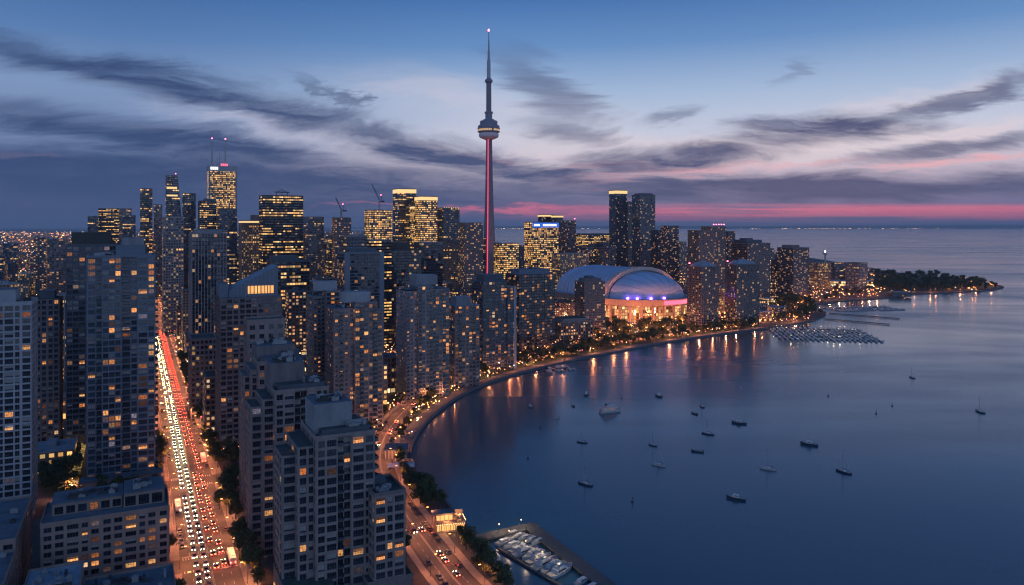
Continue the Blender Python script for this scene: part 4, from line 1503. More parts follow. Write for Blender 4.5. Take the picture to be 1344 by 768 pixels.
# office with the blue sign
r, w, de, h = MT('sign_office', (694, 699, 733, 1500, 292), "golden lit office block with a blue illuminated sign band across its top", 'office building', 'f_office_gold', 3.2, 3.8, bands='slate', dd=36)
b = MB()
b.box(-.9, -.9, h - 10, w + .6, -.6, h - .5, 0)
b.build('sign_band', M['blue_sign'], r)
b = MB()
rnd = random.Random(4)
x = 3
while x < w - 5:
    ww = rnd.uniform(1.5, 3.2)
    if not (w * .24 < x < w * .34):
        b.box(x, -1.15, h - 7.3, x + ww, -.92, h - 3.2, 0)
    x += ww + .8
b.build('sign_letter', M['white_sign'], r)
MT('dark_tower', (709, 713, 727, 1750, 282), "dark tower with a pale lit crown behind the office block with the blue sign", 'tower', 'f_condo_dark', 3.2, 3.3, crown=4, dd=26)
MT('dark_tower', (727, 731, 739, 1720, 283), "second slim dark tower with a lit crown behind the office block with the blue sign", 'tower', 'f_condo_dark', 3.2, 3.3, crown=4, dd=26)
r, w, de, h = MT('brown_tower', (737, 742, 756, 1600, 290), "plain brown tower with a red beacon right of the office block with the blue sign", 'tower', 'f_condo_pink', 3.2, 3.3, dd=28)
beacon(r, w - 2, 2, h + 1)
MT('beige_tower', (727, 735, 773, 1400, 334), "wide beige residential block behind the stadium's left shoulder", 'building', 'f_beige', 3.3, 3.3, dd=30)
MT('dark_block', (757, 764, 802, 2150, 307), "long dark block far behind the stadium roof", 'building', 'f_office_black', 4, 4, dd=40)
MT('office_tower', (653, 657, 681, 1400, 320), "golden lit office block just right of the needle tower", 'office building', 'f_office_gold', 3.2, 3.6, dd=30)
MT('pale_tower', (606, 610, 634, 1250, 293), "grey condominium just left of the needle tower with many small lights", 'condominium', 'f_condo_busy', 3.2, 3.2, bands='mauve_dark', dd=26)
# lit offices left of the needle tower
r, w, de, h = MT('office_tower', (520, 523, 546, 1500, 248), "tall dark office tower with a bright crown band, left one of the lit office trio", 'skyscraper', 'f_office', 3.0, 3.8, bands='slate', crown=8, dd=36)
r, w, de, h = MT('office_tower', (549, 552, 574, 1450, 258), "tall golden office tower lit on every storey with a white crown band", 'skyscraper', 'f_office_gold', 3.0, 3.8, bands='slate', crown=7, dd=34)
MT('office_tower', (540, 543, 551, 1490, 271), "narrow golden block joining the two crowned office towers", 'office building', 'f_office_gold', 3.0, 3.8, dd=30, crown=4)
r, w, de, h = MT('dark_tower', (578, 582, 603, 1500, 273), "dark blue ribbed office tower with roof lights, right one of the office trio", 'skyscraper', 'f_office_blue', 3.0, 3.7, piers='slate', dd=36)
b = MB()
for i in range(7):
    b.box(i * w / 7 + 1, -.9, h + .5, i * w / 7 + 2.6, -.3, h + 1.6)
b.build('roof_light', M['crown_light'], r)


def crane(root_tower_P, x, y, z, mast_h, jib, ang, lab):
    loc = root_tower_P + E1 * x + E2 * y
    r = empty('tower_crane', (loc.x, loc.y, z), R(ang), lab, 'crane')
    b = MB()
    k = 1.1
    for sx in (-k, k):
        for sy in (-k, k):
            b.tube((sx, sy, 0), (sx, sy, mast_h), .32)
    n = int(mast_h / 3)
    for i in range(n):
        s_ = 1 if i % 2 else -1
        for f in ((-k, -k, k, -k), (-k, k, k, k), (-k, -k, -k, k), (k, -k, k, k)):
            a, c = (f[0], f[1], i * mast_h / n), (f[2], f[3], (i + 1) * mast_h / n)
            b.tube(a, c, .18)
    b.build('mast', M['dark_metal'], r)
    b = MB()
    b.box(-2, -2, mast_h, 2, 2, mast_h + 3)
    b.build('cab', M['metal'], r)
    b = MB()
    p0, p1 = Vector((0, 0, mast_h + 3)), Vector((-jib * .42, 0, mast_h + 3 + jib * .91))
    up = Vector((1.4, 0, .65))
    for q in (Vector((0, 1, 0)), Vector((0, -1, 0)), up):
        b.tube(p0 + q, p1 + q * .5, .32)
    for i in range(14):
        a, c = p0.lerp(p1, i / 14), p0.lerp(p1, (i + 1) / 14)
        b.tube(a + Vector((0, 1, 0)), c + up, .2)
        b.tube(a + Vector((0, -1, 0)), c + up, .2)
    b.build('jib', M['dark_metal'], r)
    b = MB()
    b.box(1.5, -1.3, mast_h + 1, 9, 1.3, mast_h + 3.5)
    b.tube((4, 0, mast_h + 3), (2.5, 0, mast_h + 13), .4)
    b.tube((2.5, 0, mast_h + 13), tuple(p0.lerp(p1, .75)), .15)
    b.tube((2.5, 0, mast_h + 13), (8.5, 0, mast_h + 3), .2)
    b.build('counter_jib', M['dark_metal'], r)
    b = MB()
    b.box(1.8, -.6, mast_h + 13, 3.2, .6, mast_h + 14.4)
    b.build('beacon', M['red_beacon'], r)


r, w, de, h = MT('office_tower', (482, 485, 515, 1350, 276), "unfinished golden lit tower with a leaning crane on top", 'tower', 'f_office_gold', 3.2, 3.8, bands='slate', dd=34)
crane(r.location, w * .5, 10, h, 14, 32, 10, "tall crane with a steep jib on top of the unfinished golden lit tower")
r, w, de, h = MT('dark_tower', (436, 440, 461, 1300, 286), "narrow unfinished dark tower with a lit core and a crane on top", 'tower', 'f_condo_busy', 3.2, 3.6, dd=26)
crane(r.location, w * .45, 8, h, 10, 24, 5, "smaller crane on top of the narrow unfinished dark tower")
# financial district
r, w, de, h = MT('black_office_tower', (342, 345, 398, 1150, 257), "broad black office tower with rows of yellow lit storeys", 'skyscraper', 'f_office_black', 3.0, 4.0, bands='black', dd=40)
b = MB()
for q in (.38, .52, .66):
    b.tube((w * q, 18, h), (w * q, 18, h + 7), .5)
b.box(w * .34, 16, h + 6, w * .70, 20, h + 7.4)
b.tube((w * .42, 18, h + 7), (w * .5, 18, h + 11), .4)
b.tube((w * .62, 18, h + 7), (w * .5, 18, h + 11), .4)
b.build('roof_rig', M['dark_metal'], r)
r, w, de, h = MT('beige_tower', (312, 317, 346, 1250, 290), "beige stone office tower with a lit cornice beside the broad black tower", 'skyscraper', 'f_beige', 2.8, 3.7, piers='brown', dd=34, crown=3, pent=[(.5, .1, .98, .8, 10, 'mauve_dark')])
r, w, de, h = MT('bank_tower', (266, 274, 311, 1700, 219), "tallest golden lit office tower with a white sign at its top and twin masts", 'skyscraper', 'f_office_gold', 3.0, 4.2, dd=44, solid=[(0, .06), (.94, 1.0)])
b = MB()
b.box(-.6, -.6, h - 9, w + .6, de + .6, h + 3)
b.build('top_band', M['white'], r)
b = MB()
for i, q in enumerate((.06, .13, .20, .27)):
    b.box(w * q, -1.2, h - 6, w * (q + .055), -.62, h + .2)
b.build('sign_letter', M['white_sign'], r)
mast(r, w * .14, 20, h + 3, 62, 1.5)
mast(r, w * .62, 20, h + 3, 62, 1.5)
mast(r, w * .42, 24, h + 3, 34, .8, red=False)
mast(r, w * .34, 16, h + 3, 20, .6, red=False)
b = MB()
for i in range(4):
    b.box(w * .45 + i * 4, 12, h + 3, w * .45 + i * 4 + 2.6, 16, h + 9)
b.build('red_roof_light', M['pink_led'], r)
MT('dark_tower', (284, 288, 311, 1300, 275), "dark blue office tower standing before the lower half of the tallest golden tower", 'skyscraper', 'f_office_blue', 3.0, 3.8, bands='slate', dd=36)
r, w, de, h = MT('dark_tower', (256, 262, 284, 1350, 264), "slate office tower stepping up at the left foot of the tallest golden tower", 'skyscraper', 'f_office_black', 3.0, 3.8, piers='slate', dd=34, pent=[(.3, .1, .98, .9, 5, 'slate')])
# slanted-top tower
P, w, de, h = site(215, 218, 239, 1450, 230, dd=34)
claim(P, w, de)
r = empty('slanted_tower', P, TH, "dark skyscraper whose right side leans in towards a red-tipped top", 'skyscraper')
b = MB()
k = .28
n, nf = 10, int(h / 3.8)
A = [(0, 0, 0), (w, 0, 0), (w, de, 0), (0, de, 0)]
hm = h * .62
Mid = [(0, 0, hm), (w, 0, hm), (w, de, hm), (0, de, hm)]
T = [(0, 0, h), (w * (1 - k), 0, h), (w * (1 - k), de, h), (0, de, h)]
for lo, hi, v0_, v1_ in ((A, Mid, 0, nf * .62), (Mid, T, nf * .62, nf)):
    for i in range(4):
        j = (i + 1) % 4
        b.face([lo[i], lo[j], hi[j], hi[i]], 0, [(i * 200, v0_), (i * 200 + n, v0_), (i * 200 + n, v1_), (i * 200, v1_)])
b.face(T, 1)
b.build('wall', [M['f_office_blue'], M['roof']], r)
b = MB()
b.box(1, -.5, h - 26, w * .68, -.1, h - 22)
b.box(1, -.5, h - 40, w * .72, -.1, h - 37)
b.build('light_band', M['crown_light'], r)
beacon(r, w * .6, 3, h)
MT('dark_tower', (237, 240, 257, 1500, 254), "blunt dark tower with one yellow lit storey right of the slanted skyscraper", 'skyscraper', 'f_office_blue', 3.0, 3.8, dd=30)
MT('dark_tower', (181, 184, 200, 1400, 248), "slim dark skyscraper with golden storeys near its top, left of the slanted one", 'skyscraper', 'f_office', 3.0, 3.8, bands='slate', dd=28)
MT('brown_tower', (199, 202, 213, 1420, 269), "low brown shaft at the right flank of the slim dark skyscraper", 'skyscraper', 'f_condo_pink', 3.0, 3.6, dd=26)
MT('office_block', (115, 129, 131, 1800, 284), "low left block of the small office cluster on the left skyline", 'building', 'f_office_blue', 3.4, 3.8, dd=40)
MT('office_block', (129, 156, 159, 1850, 274), "black block with golden top storeys in the small office cluster on the left skyline", 'building', 'f_office_black', 3.4, 3.8, dd=40)
MT('office_block', (156, 173, 175, 1950, 274), "pale mauve block in the small office cluster on the left skyline", 'building', 'f_pale', 3.4, 3.8, dd=40)
MT('office_block', (161, 178, 180, 1750, 283), "short dark block in front of the pale mauve block on the left skyline", 'building', 'f_office_blue', 3.4, 3.8, dd=40)
MT('apartment_tower', (44, 60, 62, 1500, 312), "plain apartment tower over the far left district, left of a twin", 'building', 'f_low_grey', 3.2, 3.2, dd=26)
MT('apartment_tower', (62, 86, 88, 1300, 314), "dark apartment tower over the far left district, wider than its neighbour", 'building', 'f_condo_pink', 3.2, 3.2, dd=26)
MT('dark_tower', (397, 402, 425, 1500, 285), "dark stepped tower right of the broad black office tower", 'tower', 'f_office_blue', 3.2, 3.8, dd=30)
MT('dark_tower', (548, 553, 581, 1000, 319), "dark round-shouldered block below the golden office trio", 'tower', 'f_condo_dark', 3.2, 3.4, dd=30)

# ------------------------------------------------------------------ the needle tower
CN = at(641.5, 1600)
r = empty('communications_tower', CN, R(-8), "needle-like concrete communications tower with a ring-shaped pod and a red light strip up its shaft", 'tower')
b = MB()
prof = [(0, 23), (60, 17.6), (130, 13.2), (200, 10.2), (270, 8.4), (330, 7.4)]
NS = 18


def yring(rad, z):
    pts = []
    for k in range(NS):
        a = 2 * math.pi * k / NS + math.pi / 6
        leg = max(0.0, math.cos(3 * (a + math.pi / 2))) ** 1.2
        rr = rad * (0.58 + 0.42 * leg)
        pts.append((rr * math.cos(a), rr * math.sin(a), z))
    return pts


rows = []
for i in range(34):
    z = 330 * i / 33
    for (za, ra), (zb, rb) in zip(prof, prof[1:]):
        if za <= z <= zb:
            rows.append(yring(ra + (rb - ra) * (z - za) / (zb - za), z))
            break
for A, B in zip(rows, rows[1:]):
    for k in range(NS):
        b.face([A[k], A[(k + 1) % NS], B[(k + 1) % NS], B[k]])
b.build('shaft', M['cn'], r)
b = MB()
for A, B in zip(rows[2:], rows[3:]):
    ka = max(range(NS), key=lambda k: -A[k][1] + .01 * A[k][0])
    for S, sgn in ((A, 1),):
        pa, pb = Vector(A[ka]), Vector(B[ka])
        b.face([pa + Vector((-.9, -.4, 0)), pa + Vector((.9, -.4, 0)), pb + Vector((.9, -.4, 0)), pb + Vector((-.9, -.4, 0))])
        b.face([pa + Vector((.9, -.4, 0)), pa + Vector((.9, .2, 0)), pb + Vector((.9, .2, 0)), pb + Vector((.9, -.4, 0))])
        b.face([pa + Vector((-.9, .2, 0)), pa + Vector((-.9, -.4, 0)), pb + Vector((-.9, -.4, 0)), pb + Vector((-.9, .2, 0))])
b.build('light_strip', M['red_led'], r)
b = MB()
b.rings([(7, 323), (12, 325), (19.0, 328), (20.8, 331), (20.8, 335), (19.6, 338)], 40)
b.build('radome', M['cn_white'], r, True)
b = MB()
b.rings([(19.6, 338.02), (23.5, 339.5), (23.5, 340.6), (22.6, 340.7), (22.6, 346.0), (23.6, 346.1), (23.6, 348.4), (22.4, 349.5), (22.4, 353), (18.4, 354), (18.4, 361.5), (17.4, 363), (12.0, 363.6), (11.5, 366), (8.2, 367.0)], 40)
POD = b.build('pod', M['cn_dark'], r)
b = MB()
for k in range(40):
    if (k * 7) % 11 in (0,):
        continue
    a0, a1 = 2 * math.pi * (k + .12) / 40, 2 * math.pi * (k + .88) / 40
    b.face([(22.68 * math.cos(a0), 22.68 * math.sin(a0), 341.2), (22.68 * math.cos(a1), 22.68 * math.sin(a1), 341.2), (22.68 * math.cos(a1), 22.68 * math.sin(a1), 345.2), (22.68 * math.cos(a0), 22.68 * math.sin(a0), 345.2)])
b.build('pod_window', M['pod_light'], POD)
b = MB()
b.rings([(7.4, 367), (7.4, 378), (9.0, 379), (9.0, 382), (5.8, 383)], 20)
b.build('bracket', M['cn_dark'], r)
b = MB()
b.rings([(5.6, 382), (5.3, 443)], 12)
b.build('upper_shaft', M['cn'], r)
b = MB()
b.rings([(5.3, 442), (8.2, 445), (8.2, 448.5), (6.0, 451), (4.0, 453)], 24)
b.build('sky_pod', M['cn_dark'], r)
b = MB()
b.rings([(4.0, 452), (3.8, 490), (2.6, 491), (2.5, 509), (1.7, 510), (1.5, 531), (1.0, 532), (.9, 551)], 10)
ANT = b.build('antenna', M['metal'], r)
b = MB()
b.rings([(.2, 551), (1.7, 552), (1.7, 554.5), (.3, 556)], 10)
b.build('beacon', M['red_beacon'], ANT)
# floodlights at the foot wash the shaft pink
for ang in (-150, -95, -35):
    l = bpy.data.lights.new('floodlight', 'SPOT')
    l.energy = 0.9e5
    l.color = (1.0, 0.28, 0.42)
    l.spot_size = R(30)
    l.spot_blend = .8
    l.shadow_soft_size = 1.0
    o = link('floodlight', l, r)
    p = Vector((46 * math.cos(R(ang)), 46 * math.sin(R(ang)), 30))
    o.location = p
    o.rotation_euler = (Vector((0, 0, 165)) - p).to_track_quat('-Z', 'Y').to_euler()

# ------------------------------------------------------------------ domed stadium
ax = Vector((-.50, .866, 0))           # vault axis, away from the arch
cr = Vector((.866, .50, 0))            # across
O = at(841, 1200)                      # centre of the arch plane
rz = math.atan2(cr.y, cr.x)
r = empty('stadium', O, rz, "large domed stadium with a pale arch rim and glowing orange glass base", 'stadium')
HW, ZB, RISE, YB = 70.0, 33.0, 43.0, 122.0
FOOT.append((togrid(O)[0] - 95, togrid(O)[1] - 85, togrid(O)[0] + 95, togrid(O)[1] + 205))
# outline of the drum: rounded rectangle, local x across, y along the axis
def outline(hw, yb, yf, n=14):
    pts = []
    rad = hw
    for k in range(n + 1):
        a = -math.pi + math.pi * k / n
        pts.append((rad * math.cos(a), yf + abs(rad) * .86 * math.sin(a)))
    for k in range(n + 1):
        a = math.pi * k / n
        pts.append((rad * math.cos(a), yb + rad * .8 * math.sin(a)))
    return pts


ol = outline(HW + 8, YB, -8)
b = MB()
b.prism(ol, 0, 24, 0, 1, uvs=(4.2, 4.6))
b.build('glazed_drum', [M['f_stadium'], M['brown']], r)
b = MB()
b.prism(outline(HW + 9.5, YB, -8), 24.02, ZB, 0, 1)
nn = len(ol)
for i in range(0, nn, 1):
    x, y = ol[i]
    b.box(x * 1.012 - 1.6, y * 1.012 - 1.6, 0, x * 1.012 + 1.6, y * 1.012 + 1.6, 24)
b.build('concrete_ring', [M['brown'], M['roof_pale']], r)
# vault
b = MB()
NA, NB = 28, 16
rows = []
for j in range(NB + 1):
    q = j / NB
    if q < .5:
        y, sc = q * 2 * YB, 1.0
    else:
        a = (q - .5) * math.pi
        y, sc = YB + 56 * math.sin(a), max(.02, math.cos(a))
    row = []
    for k in range(NA + 1):
        a = math.pi * k / NA
        row.append((HW * sc * math.cos(a), y, ZB + RISE * (sc ** .8) * math.sin(a) ** .9))
    rows.append(row)
for A, B in zip(rows, rows[1:]):
    for k in range(NA):
        b.face([A[k], A[k + 1], B[k + 1], B[k]])
b.face([rows[0][k] for k in range(NA + 1)])
b.build('vault', M['dome'], r, True)
b = MB()
for j in range(1, 12):
    y = j * YB / 12
    for k in range(NA):
        a0, a1 = math.pi * k / NA, math.pi * (k + 1) / NA
        f = lambda a, dz, dy: (HW * math.cos(a) * (1 + dz / 60), y + dy, ZB + (RISE + dz) * math.sin(a) ** .9)
        b.face([f(a0, .25, 0), f(a1, .25, 0), f(a1, .25, .9), f(a0, .25, .9)])
b.build('roof_seam', M['steel_blue'], r)
b = MB()
for k in range(NA):
    a0, a1 = math.pi * k / NA, math.pi * (k + 1) / NA
    g = lambda a, e, y: ((HW + e) * math.cos(a), y, ZB + (RISE + e) * max(0, math.sin(a)) ** .9)
    b.face([g(a0, -3, -5), g(a0, 2.2, -5), g(a1, 2.2, -5), g(a1, -3, -5)][::-1])
    b.face([g(a0, 2.2, -5), g(a0, 2.2, 5), g(a1, 2.2, 5), g(a1, 2.2, -5)][::-1])
    b.face([g(a0, -3, -5), g(a1, -3, -5), g(a1, -3, 1), g(a0, -3, 1)])
b.build('arch_rim', M['dome_rim'], r, False)
b = MB()
rows = []
for j in range(13):
    a = math.pi / 2 * j / 12
    sc = max(.02, math.cos(a))
    rows.append([((HW - 4) * sc * math.cos(math.pi * k / NA), -5.5 - 58 * math.sin(a), ZB + (RISE - 6) * sc ** .9 * math.sin(math.pi * k / NA) ** .95) for k in range(NA + 1)])
for A, B in zip(rows, rows[1:]):
    for k in range(NA):
        b.face([A[k], A[k + 1], B[k + 1], B[k]][::-1])
b.build('front_dome', M['dome'], r, True)
b = MB()
for k in range(2, NA - 1, 3):
    for A, B in zip(rows, rows[1:]):
        p, q = Vector(A[k]), Vector(B[k])
        s_ = (Vector(A[k + 1]) - p) * .10
        s2 = (Vector(B[k + 1]) - q) * .10
        up = Vector((0, 0, .35))
        b.face([p + up, p + s_ + up, q + s2 + up, q + up][::-1])
b.build('roof_seam', M['steel_blue'], r)
b = MB()
ol2 = outline(HW + 10.2, YB, -8)
for i in range(len(ol2) - 1):
    (xa, ya_), (xb, yb) = ol2[i], ol2[i + 1]
    if 6 <= i <= 9 or 11 <= i <= 13:
        b.face([(xa, ya_, 25.5), (xb, yb, 25.5), (xb, yb, 31.5), (xa, ya_, 31.5)])
b.build('red_light_band', M['pink_led'], r)
for i, (xx, yy) in enumerate([(-58, -40), (-48, -50), (-30, -60), (-8, -64)]):
    b = MB()
    b.box(xx - 1.2, yy - 1.2, ZB + .1, xx + 1.2, yy + 1.2, ZB + 2.6)
    b.build('purple_spotlight', M['purple_led'], r)
b = MB()
for i in range(14, 28):
    (xa, ya_), (xb, yb) = ol2[i], ol2[(i + 1) % len(ol2)]
    if xa < 0 or xb < 0:
        b.face([(xa, ya_, ZB - .6), (xb, yb, ZB - .6), (xb, yb, ZB + .4), (xa, ya_, ZB + .4)])
b.build('roof_edge_light', M['crown_light'], r)
for (x, y) in ((-62, -62), (-20, -92), (30, -92), (72, -55), (-92, -10), (-95, 60)):
    l = bpy.data.lights.new('floodlight', 'SPOT')
    l.energy = 1.0e5
    l.color = (1.0, 0.28, 0.11)
    l.spot_size = R(120)
    l.spot_blend = .6
    l.shadow_soft_size = 1.5
    o = link('floodlight', l, r)
    p = Vector((x * 1.25, y * 1.25, 12))
    o.location = p
    o.rotation_euler = (Vector((x * .5, y * .3, 20)) - p).to_track_quat('-Z', 'Y').to_euler()
# ------------------------------------------------------------------ other city buildings
random.seed(77)
ROADS_O = [(0, 18)] + [(o, 9) for o in PARALLEL]


def on_road(o0, s0, o1, s1):
    for o, hw in ROADS_O:
        if o0 < o + hw and o1 > o - hw and s1 < 1720:
            return True
    for s in STREETS:
        if s0 < s + 9 and s1 > s - 9:
            return True
    return False


def px_of(p):
    return 672 + 1000 * p.x / p.y, HY + 1000 * (H - p.z) / p.y


def small_building(name, o, s, w, de, h, mat, roofm, label, cat, group, det=True, mb=None):
    P = grid(o, s)
    b = MB()
    bay = random.choice((3.2, 3.6, 4.2))
    fl = random.choice((3.3, 3.6, 4.0))
    shop = det and P.y < 1250
    if shop:
        b.wbox(0, 0, 0, w, de, 4.5, 5.0, 4.5, 2, 1)
        b.wbox(-.25, -.25, 4.5, w + .25, de + .25, h, bay, fl, 0, 1)
    else:
        b.wbox(0, 0, 0, w, de, h, bay, fl, 0, 1)
    if det and w > 10:
        x, y = random.uniform(.1, .5) * w, random.uniform(.2, .5) * de
        b.box(x, y, h, x + w * random.uniform(.2, .45), y + de * .35, h + random.uniform(2, 5), 1)
        b.box(-.35, -.35, h - .15, w + .35, .15, h + .9, 1)
        b.box(w - .15, .16, h - .15, w + .35, de, h + .9, 1)
        b.box(-.35, .16, h - .15, .15, de, h + .9, 1)
        for _ in range(3):
            x, y = random.uniform(.08, .85) * w, random.uniform(.1, .85) * de
            b.box(x, y, h, x + random.uniform(1, 2.6), y + random.uniform(1, 2.4), h + random.uniform(.7, 1.8), 1)
    if mb is not None:
        mb.merge(b, Matrix.Translation(P) @ Matrix.Rotation(TH, 4, 'Z'))
        return None
    o_ = link(name, b.mesh(name, [M[mat], M[roofm], M['f_shop']]), None, P, TH)
    return tag(o_, label, cat, group)


count = 0
# blocks among the named towers
LOWM = ['f_low', 'f_low', 'f_low_grey', 'f_beige', 'f_condo_busy', 'f_pale']
for o_ in range(-560, 900, 34):
    for s_ in range(150, 1700, 38):
        if count >= 210:
            break
        w_, d_ = random.uniform(20, 30), random.uniform(20, 31)
        oo, ss = o_ + random.uniform(0, 4), s_ + random.uniform(0, 5)
        P = grid(oo + w_ / 2, ss + d_ / 2)
        if P.y < 430 or P.y > 1420:
            continue
        px, py = px_of(P)
        if px < -40 or px > 1130 or not inside(P) or near_line(P, SHORE_ALL) < 48 or near_line(P, LAKE) < 34:
            continue
        if px > 700 and P.y < 1150:
            continue
        if on_road(oo, ss, oo + w_, ss + d_) or not free(oo, ss, oo + w_, ss + d_):
            continue
        # keep below the roofs the photograph shows
        top = 345 + random.uniform(0, 60) if P.y > 800 else 420 + random.uniform(0, 90)
        if px > 620:
            top = max(top, 372 + random.uniform(0, 25))
        h_ = min(max(zt(top, P.y), 8), random.choice((14, 18, 24, 30, 46, 70)))
        if P.y < 560 and px < 230:
            h_ = min(h_, 12)
        if 180 < px < 245 and P.y > 600:
            h_ = min(h_, 40)
        mt = random.choice(LOWM)
        near_ = P.y < 900
        side = "west" if (togrid(P)[0] < 0) else "east"
        small_building('city_building', oo, ss, w_, d_, h_, mt, random.choice(('roof', 'roof', 'roof_green', 'roof_pale')),
                       ("small low city building on the dark side streets left of the light-filled avenue" if togrid(P)[0] < 0 else "small low city building wedged between the residential towers right of the avenue") if near_ else
                       "low or mid-rise city building among the feet of the downtown towers", 'building',
                       ("side street buildings left of the avenue" if togrid(P)[0] < 0 else "infill between the residential towers") if near_ else "infill among the downtown towers")
        claim(P - E1 * (w_ / 2) - E2 * (d_ / 2), w_, d_, 2)
        count += 1
n_infill = count
# downtown behind the first rows
tries = 0
count = 0
while count < 190 and tries < 9000:
    tries += 1
    d = random.uniform(1450, 3000)
    px = random.uniform(-30, 1150)
    P = at(px, d)
    if not inside(P) or near_line(P, SHORE_ALL) < 60:
        continue
    if px < 180 and random.random() < .45:
        continue
    o_, s_ = togrid(P)
    w_, d_ = random.uniform(22, 42), random.uniform(22, 36)
    if not free(o_, s_, o_ + w_, s_ + d_):
        continue
    if abs(o_ + w_ / 2) < 14 + w_ / 2 and s_ < 1800:
        continue
    lim = 318 if px < 110 else 306 if px < 300 else 300 if px < 640 else 318 if px < 880 else 326
    top = lim + random.expovariate(1 / 16.0)
    if px > 1055:
        top = max(top, 345)
    if (440 < px < 520 or 655 < px < 700 or 740 < px < 800) and top < 316:
        top = random.uniform(316, 335)
    h_ = max(10, min(zt(top, d), 118))
    mt = random.choice(['f_condo', 'f_condo_blue', 'f_condo_pink', 'f_condo_busy', 'f_office', 'f_office_blue', 'f_pale', 'f_beige', 'f_low_grey', 'f_office_black'])
    small_building('downtown_building', o_, s_, w_, d_, h_, mt, 'roof', "mid-sized hazy building in the dense downtown cluster behind the front rows" if px > 130 else "hazy mid-sized block in the far left district below the horizon", 'building',
                   "background downtown buildings" if px > 130 else "far left district blocks", det=False)
    claim(P, w_, d_, 4)
    count += 1
n_down = count
# the wide low city to the left horizon: nobody could count it
mb = MB()
for _ in range(1500):
    d = 1300 * math.exp(random.random() * 2.5)
    px = random.uniform(-60, 470)
    P = at(px, d)
    if not inside(P):
        continue
    o_, s_ = togrid(P)
    w_, d_ = random.uniform(14, 40) * (1 + d / 9000), random.uniform(14, 40)
    if d < 3200 and not free(o_, s_, o_ + w_, s_ + d_):
        continue
    if s_ < 1750 and on_road(o_, s_, o_ + w_, s_ + d_):
        continue
    h_ = random.choice((6, 8, 10, 12, 16, 24)) if random.random() < .93 else random.uniform(25, 60)
    h_ = min(h_, zt(301 if d > 3000 else 330, d))
    small_building('', o_, s_, w_, d_, max(h_, 5), None, None, None, None, None, det=False, mb=mb)
tag(mb.build('distant_lowrise_city', [M['f_low'], M['roof']]), "endless carpet of low buildings reaching the left horizon", 'buildings', None, 'stuff')

# far lamps and lit signs of the wide city
mbs = {k: MB() for k in ('far_orange', 'far_gold', 'far_white', 'far_red')}
for _ in range(3600):
    d = 1150 * math.exp(random.random() ** .85 * 2.75)
    px = random.uniform(-20, 450) if random.random() < .8 else random.uniform(440, 1060)
    P = at(px, d)
    if not inside(P):
        continue
    if d < 2200:
        o_, s_ = togrid(P)
        if not free(o_ - 1, s_ - 1, o_ + 1, s_ + 1):
            continue
    z = random.uniform(6, 13)
    k = random.choices(('far_orange', 'far_gold', 'far_white', 'far_red'), (.52, .27, .13, .05))[0]
    r_ = random.uniform(.25, .62) * (d / 1500) ** .8
    if random.random() < .04:
        r_ *= 2.0
    mbs[k].box(P.x - r_, P.y - r_, z, P.x + r_, P.y + r_, z + 2 * r_)
for k in range(40):                       # rows of roads shining across the plain
    d = 1700 * math.exp(random.random() * 2.0)
    px = random.uniform(-20, 330)
    L = random.uniform(100, 700)
    n = int(L / (16 + d / 200))
    P = at(px, d)
    dirv = E1 if random.random() < .75 else E2
    for i in range(n):
        q = P + dirv * (i * L / max(n, 1))
        if inside(q):
            r_ = .34 * (d / 1500) ** .8
            mbs['far_gold' if k % 4 == 0 else 'far_orange'].box(q.x - r_, q.y - r_, 8, q.x + r_, q.y + r_, 8 + 2 * r_)
for k, b in mbs.items():
    tag(b.build('distant_city_lights', M[k]), "sprinkle of street and window lights over the distant city, %s" % {'far_orange': 'orange', 'far_gold': 'golden', 'far_white': 'bluish white', 'far_red': 'red'}[k], 'lights', None, 'stuff')
mb = MB()
for _ in range(150):                       # lights along the far shore
    px = random.choice((random.gauss(1050, 60), random.uniform(640, 1344), random.gauss(1150, 45), random.gauss(690, 30)))
    P = at(px, 40400)
    r_ = random.uniform(5, 13)
    mb.box(P.x - r_ * 1.6, P.y, 10, P.x + r_ * 1.6, P.y + 10, 10 + r_ * 1.5)
tag(mb.build('far_shore_lights', emat('far_shore_light', (1.0, 0.5, 0.2), 7.0)), "thin string of lights along the far shore under the pink sky", 'lights', None, 'stuff')
# ------------------------------------------------------------------ street lamps
random.seed(91)


def lamp_proto(kind):
    """base at the origin, arm towards +x"""
    root = empty('street_lamp', (0, 0, -500))
    b = MB()
    hgt = 8.6 if kind != 'post' else 4.6
    b.tube((0, 0, 0), (0, 0, .5), .20, .17, 8)
    b.tube((0, 0, .5), (0, 0, hgt), .10, .07, 8)
    b.build('pole', M['dark_metal'], root)
    if kind != 'post':
        b = MB()
        b.tube((0, 0, hgt - .15), (1.1, 0, hgt + .35), .055, .05)
        b.tube((1.1, 0, hgt + .35), (2.0, 0, hgt + .40), .05, .05)
        b.build('arm', M['dark_metal'], root)
        b = MB()
        b.prism([(1.7, -.18), (2.75, -.14), (2.75, .14), (1.7, .18)], hgt + .36, hgt + .52, 0)
        b.box(1.8, -.15, hgt + .24, 2.68, .15, hgt + .355, 1)
        b.build('lamp_head', [M['dark_metal'], M['lamp_orange']], root)
        lx = 2.25
    else:
        b = MB()
        b.rings([(.10, hgt), (.22, hgt + .12), (.25, hgt + .35), (.16, hgt + .55), (.04, hgt + .6)], 10)
        b.build('lamp_globe', M['lamp_orange'], root)
        lx = 0
    return root, lx, hgt


LIGHTS = {}


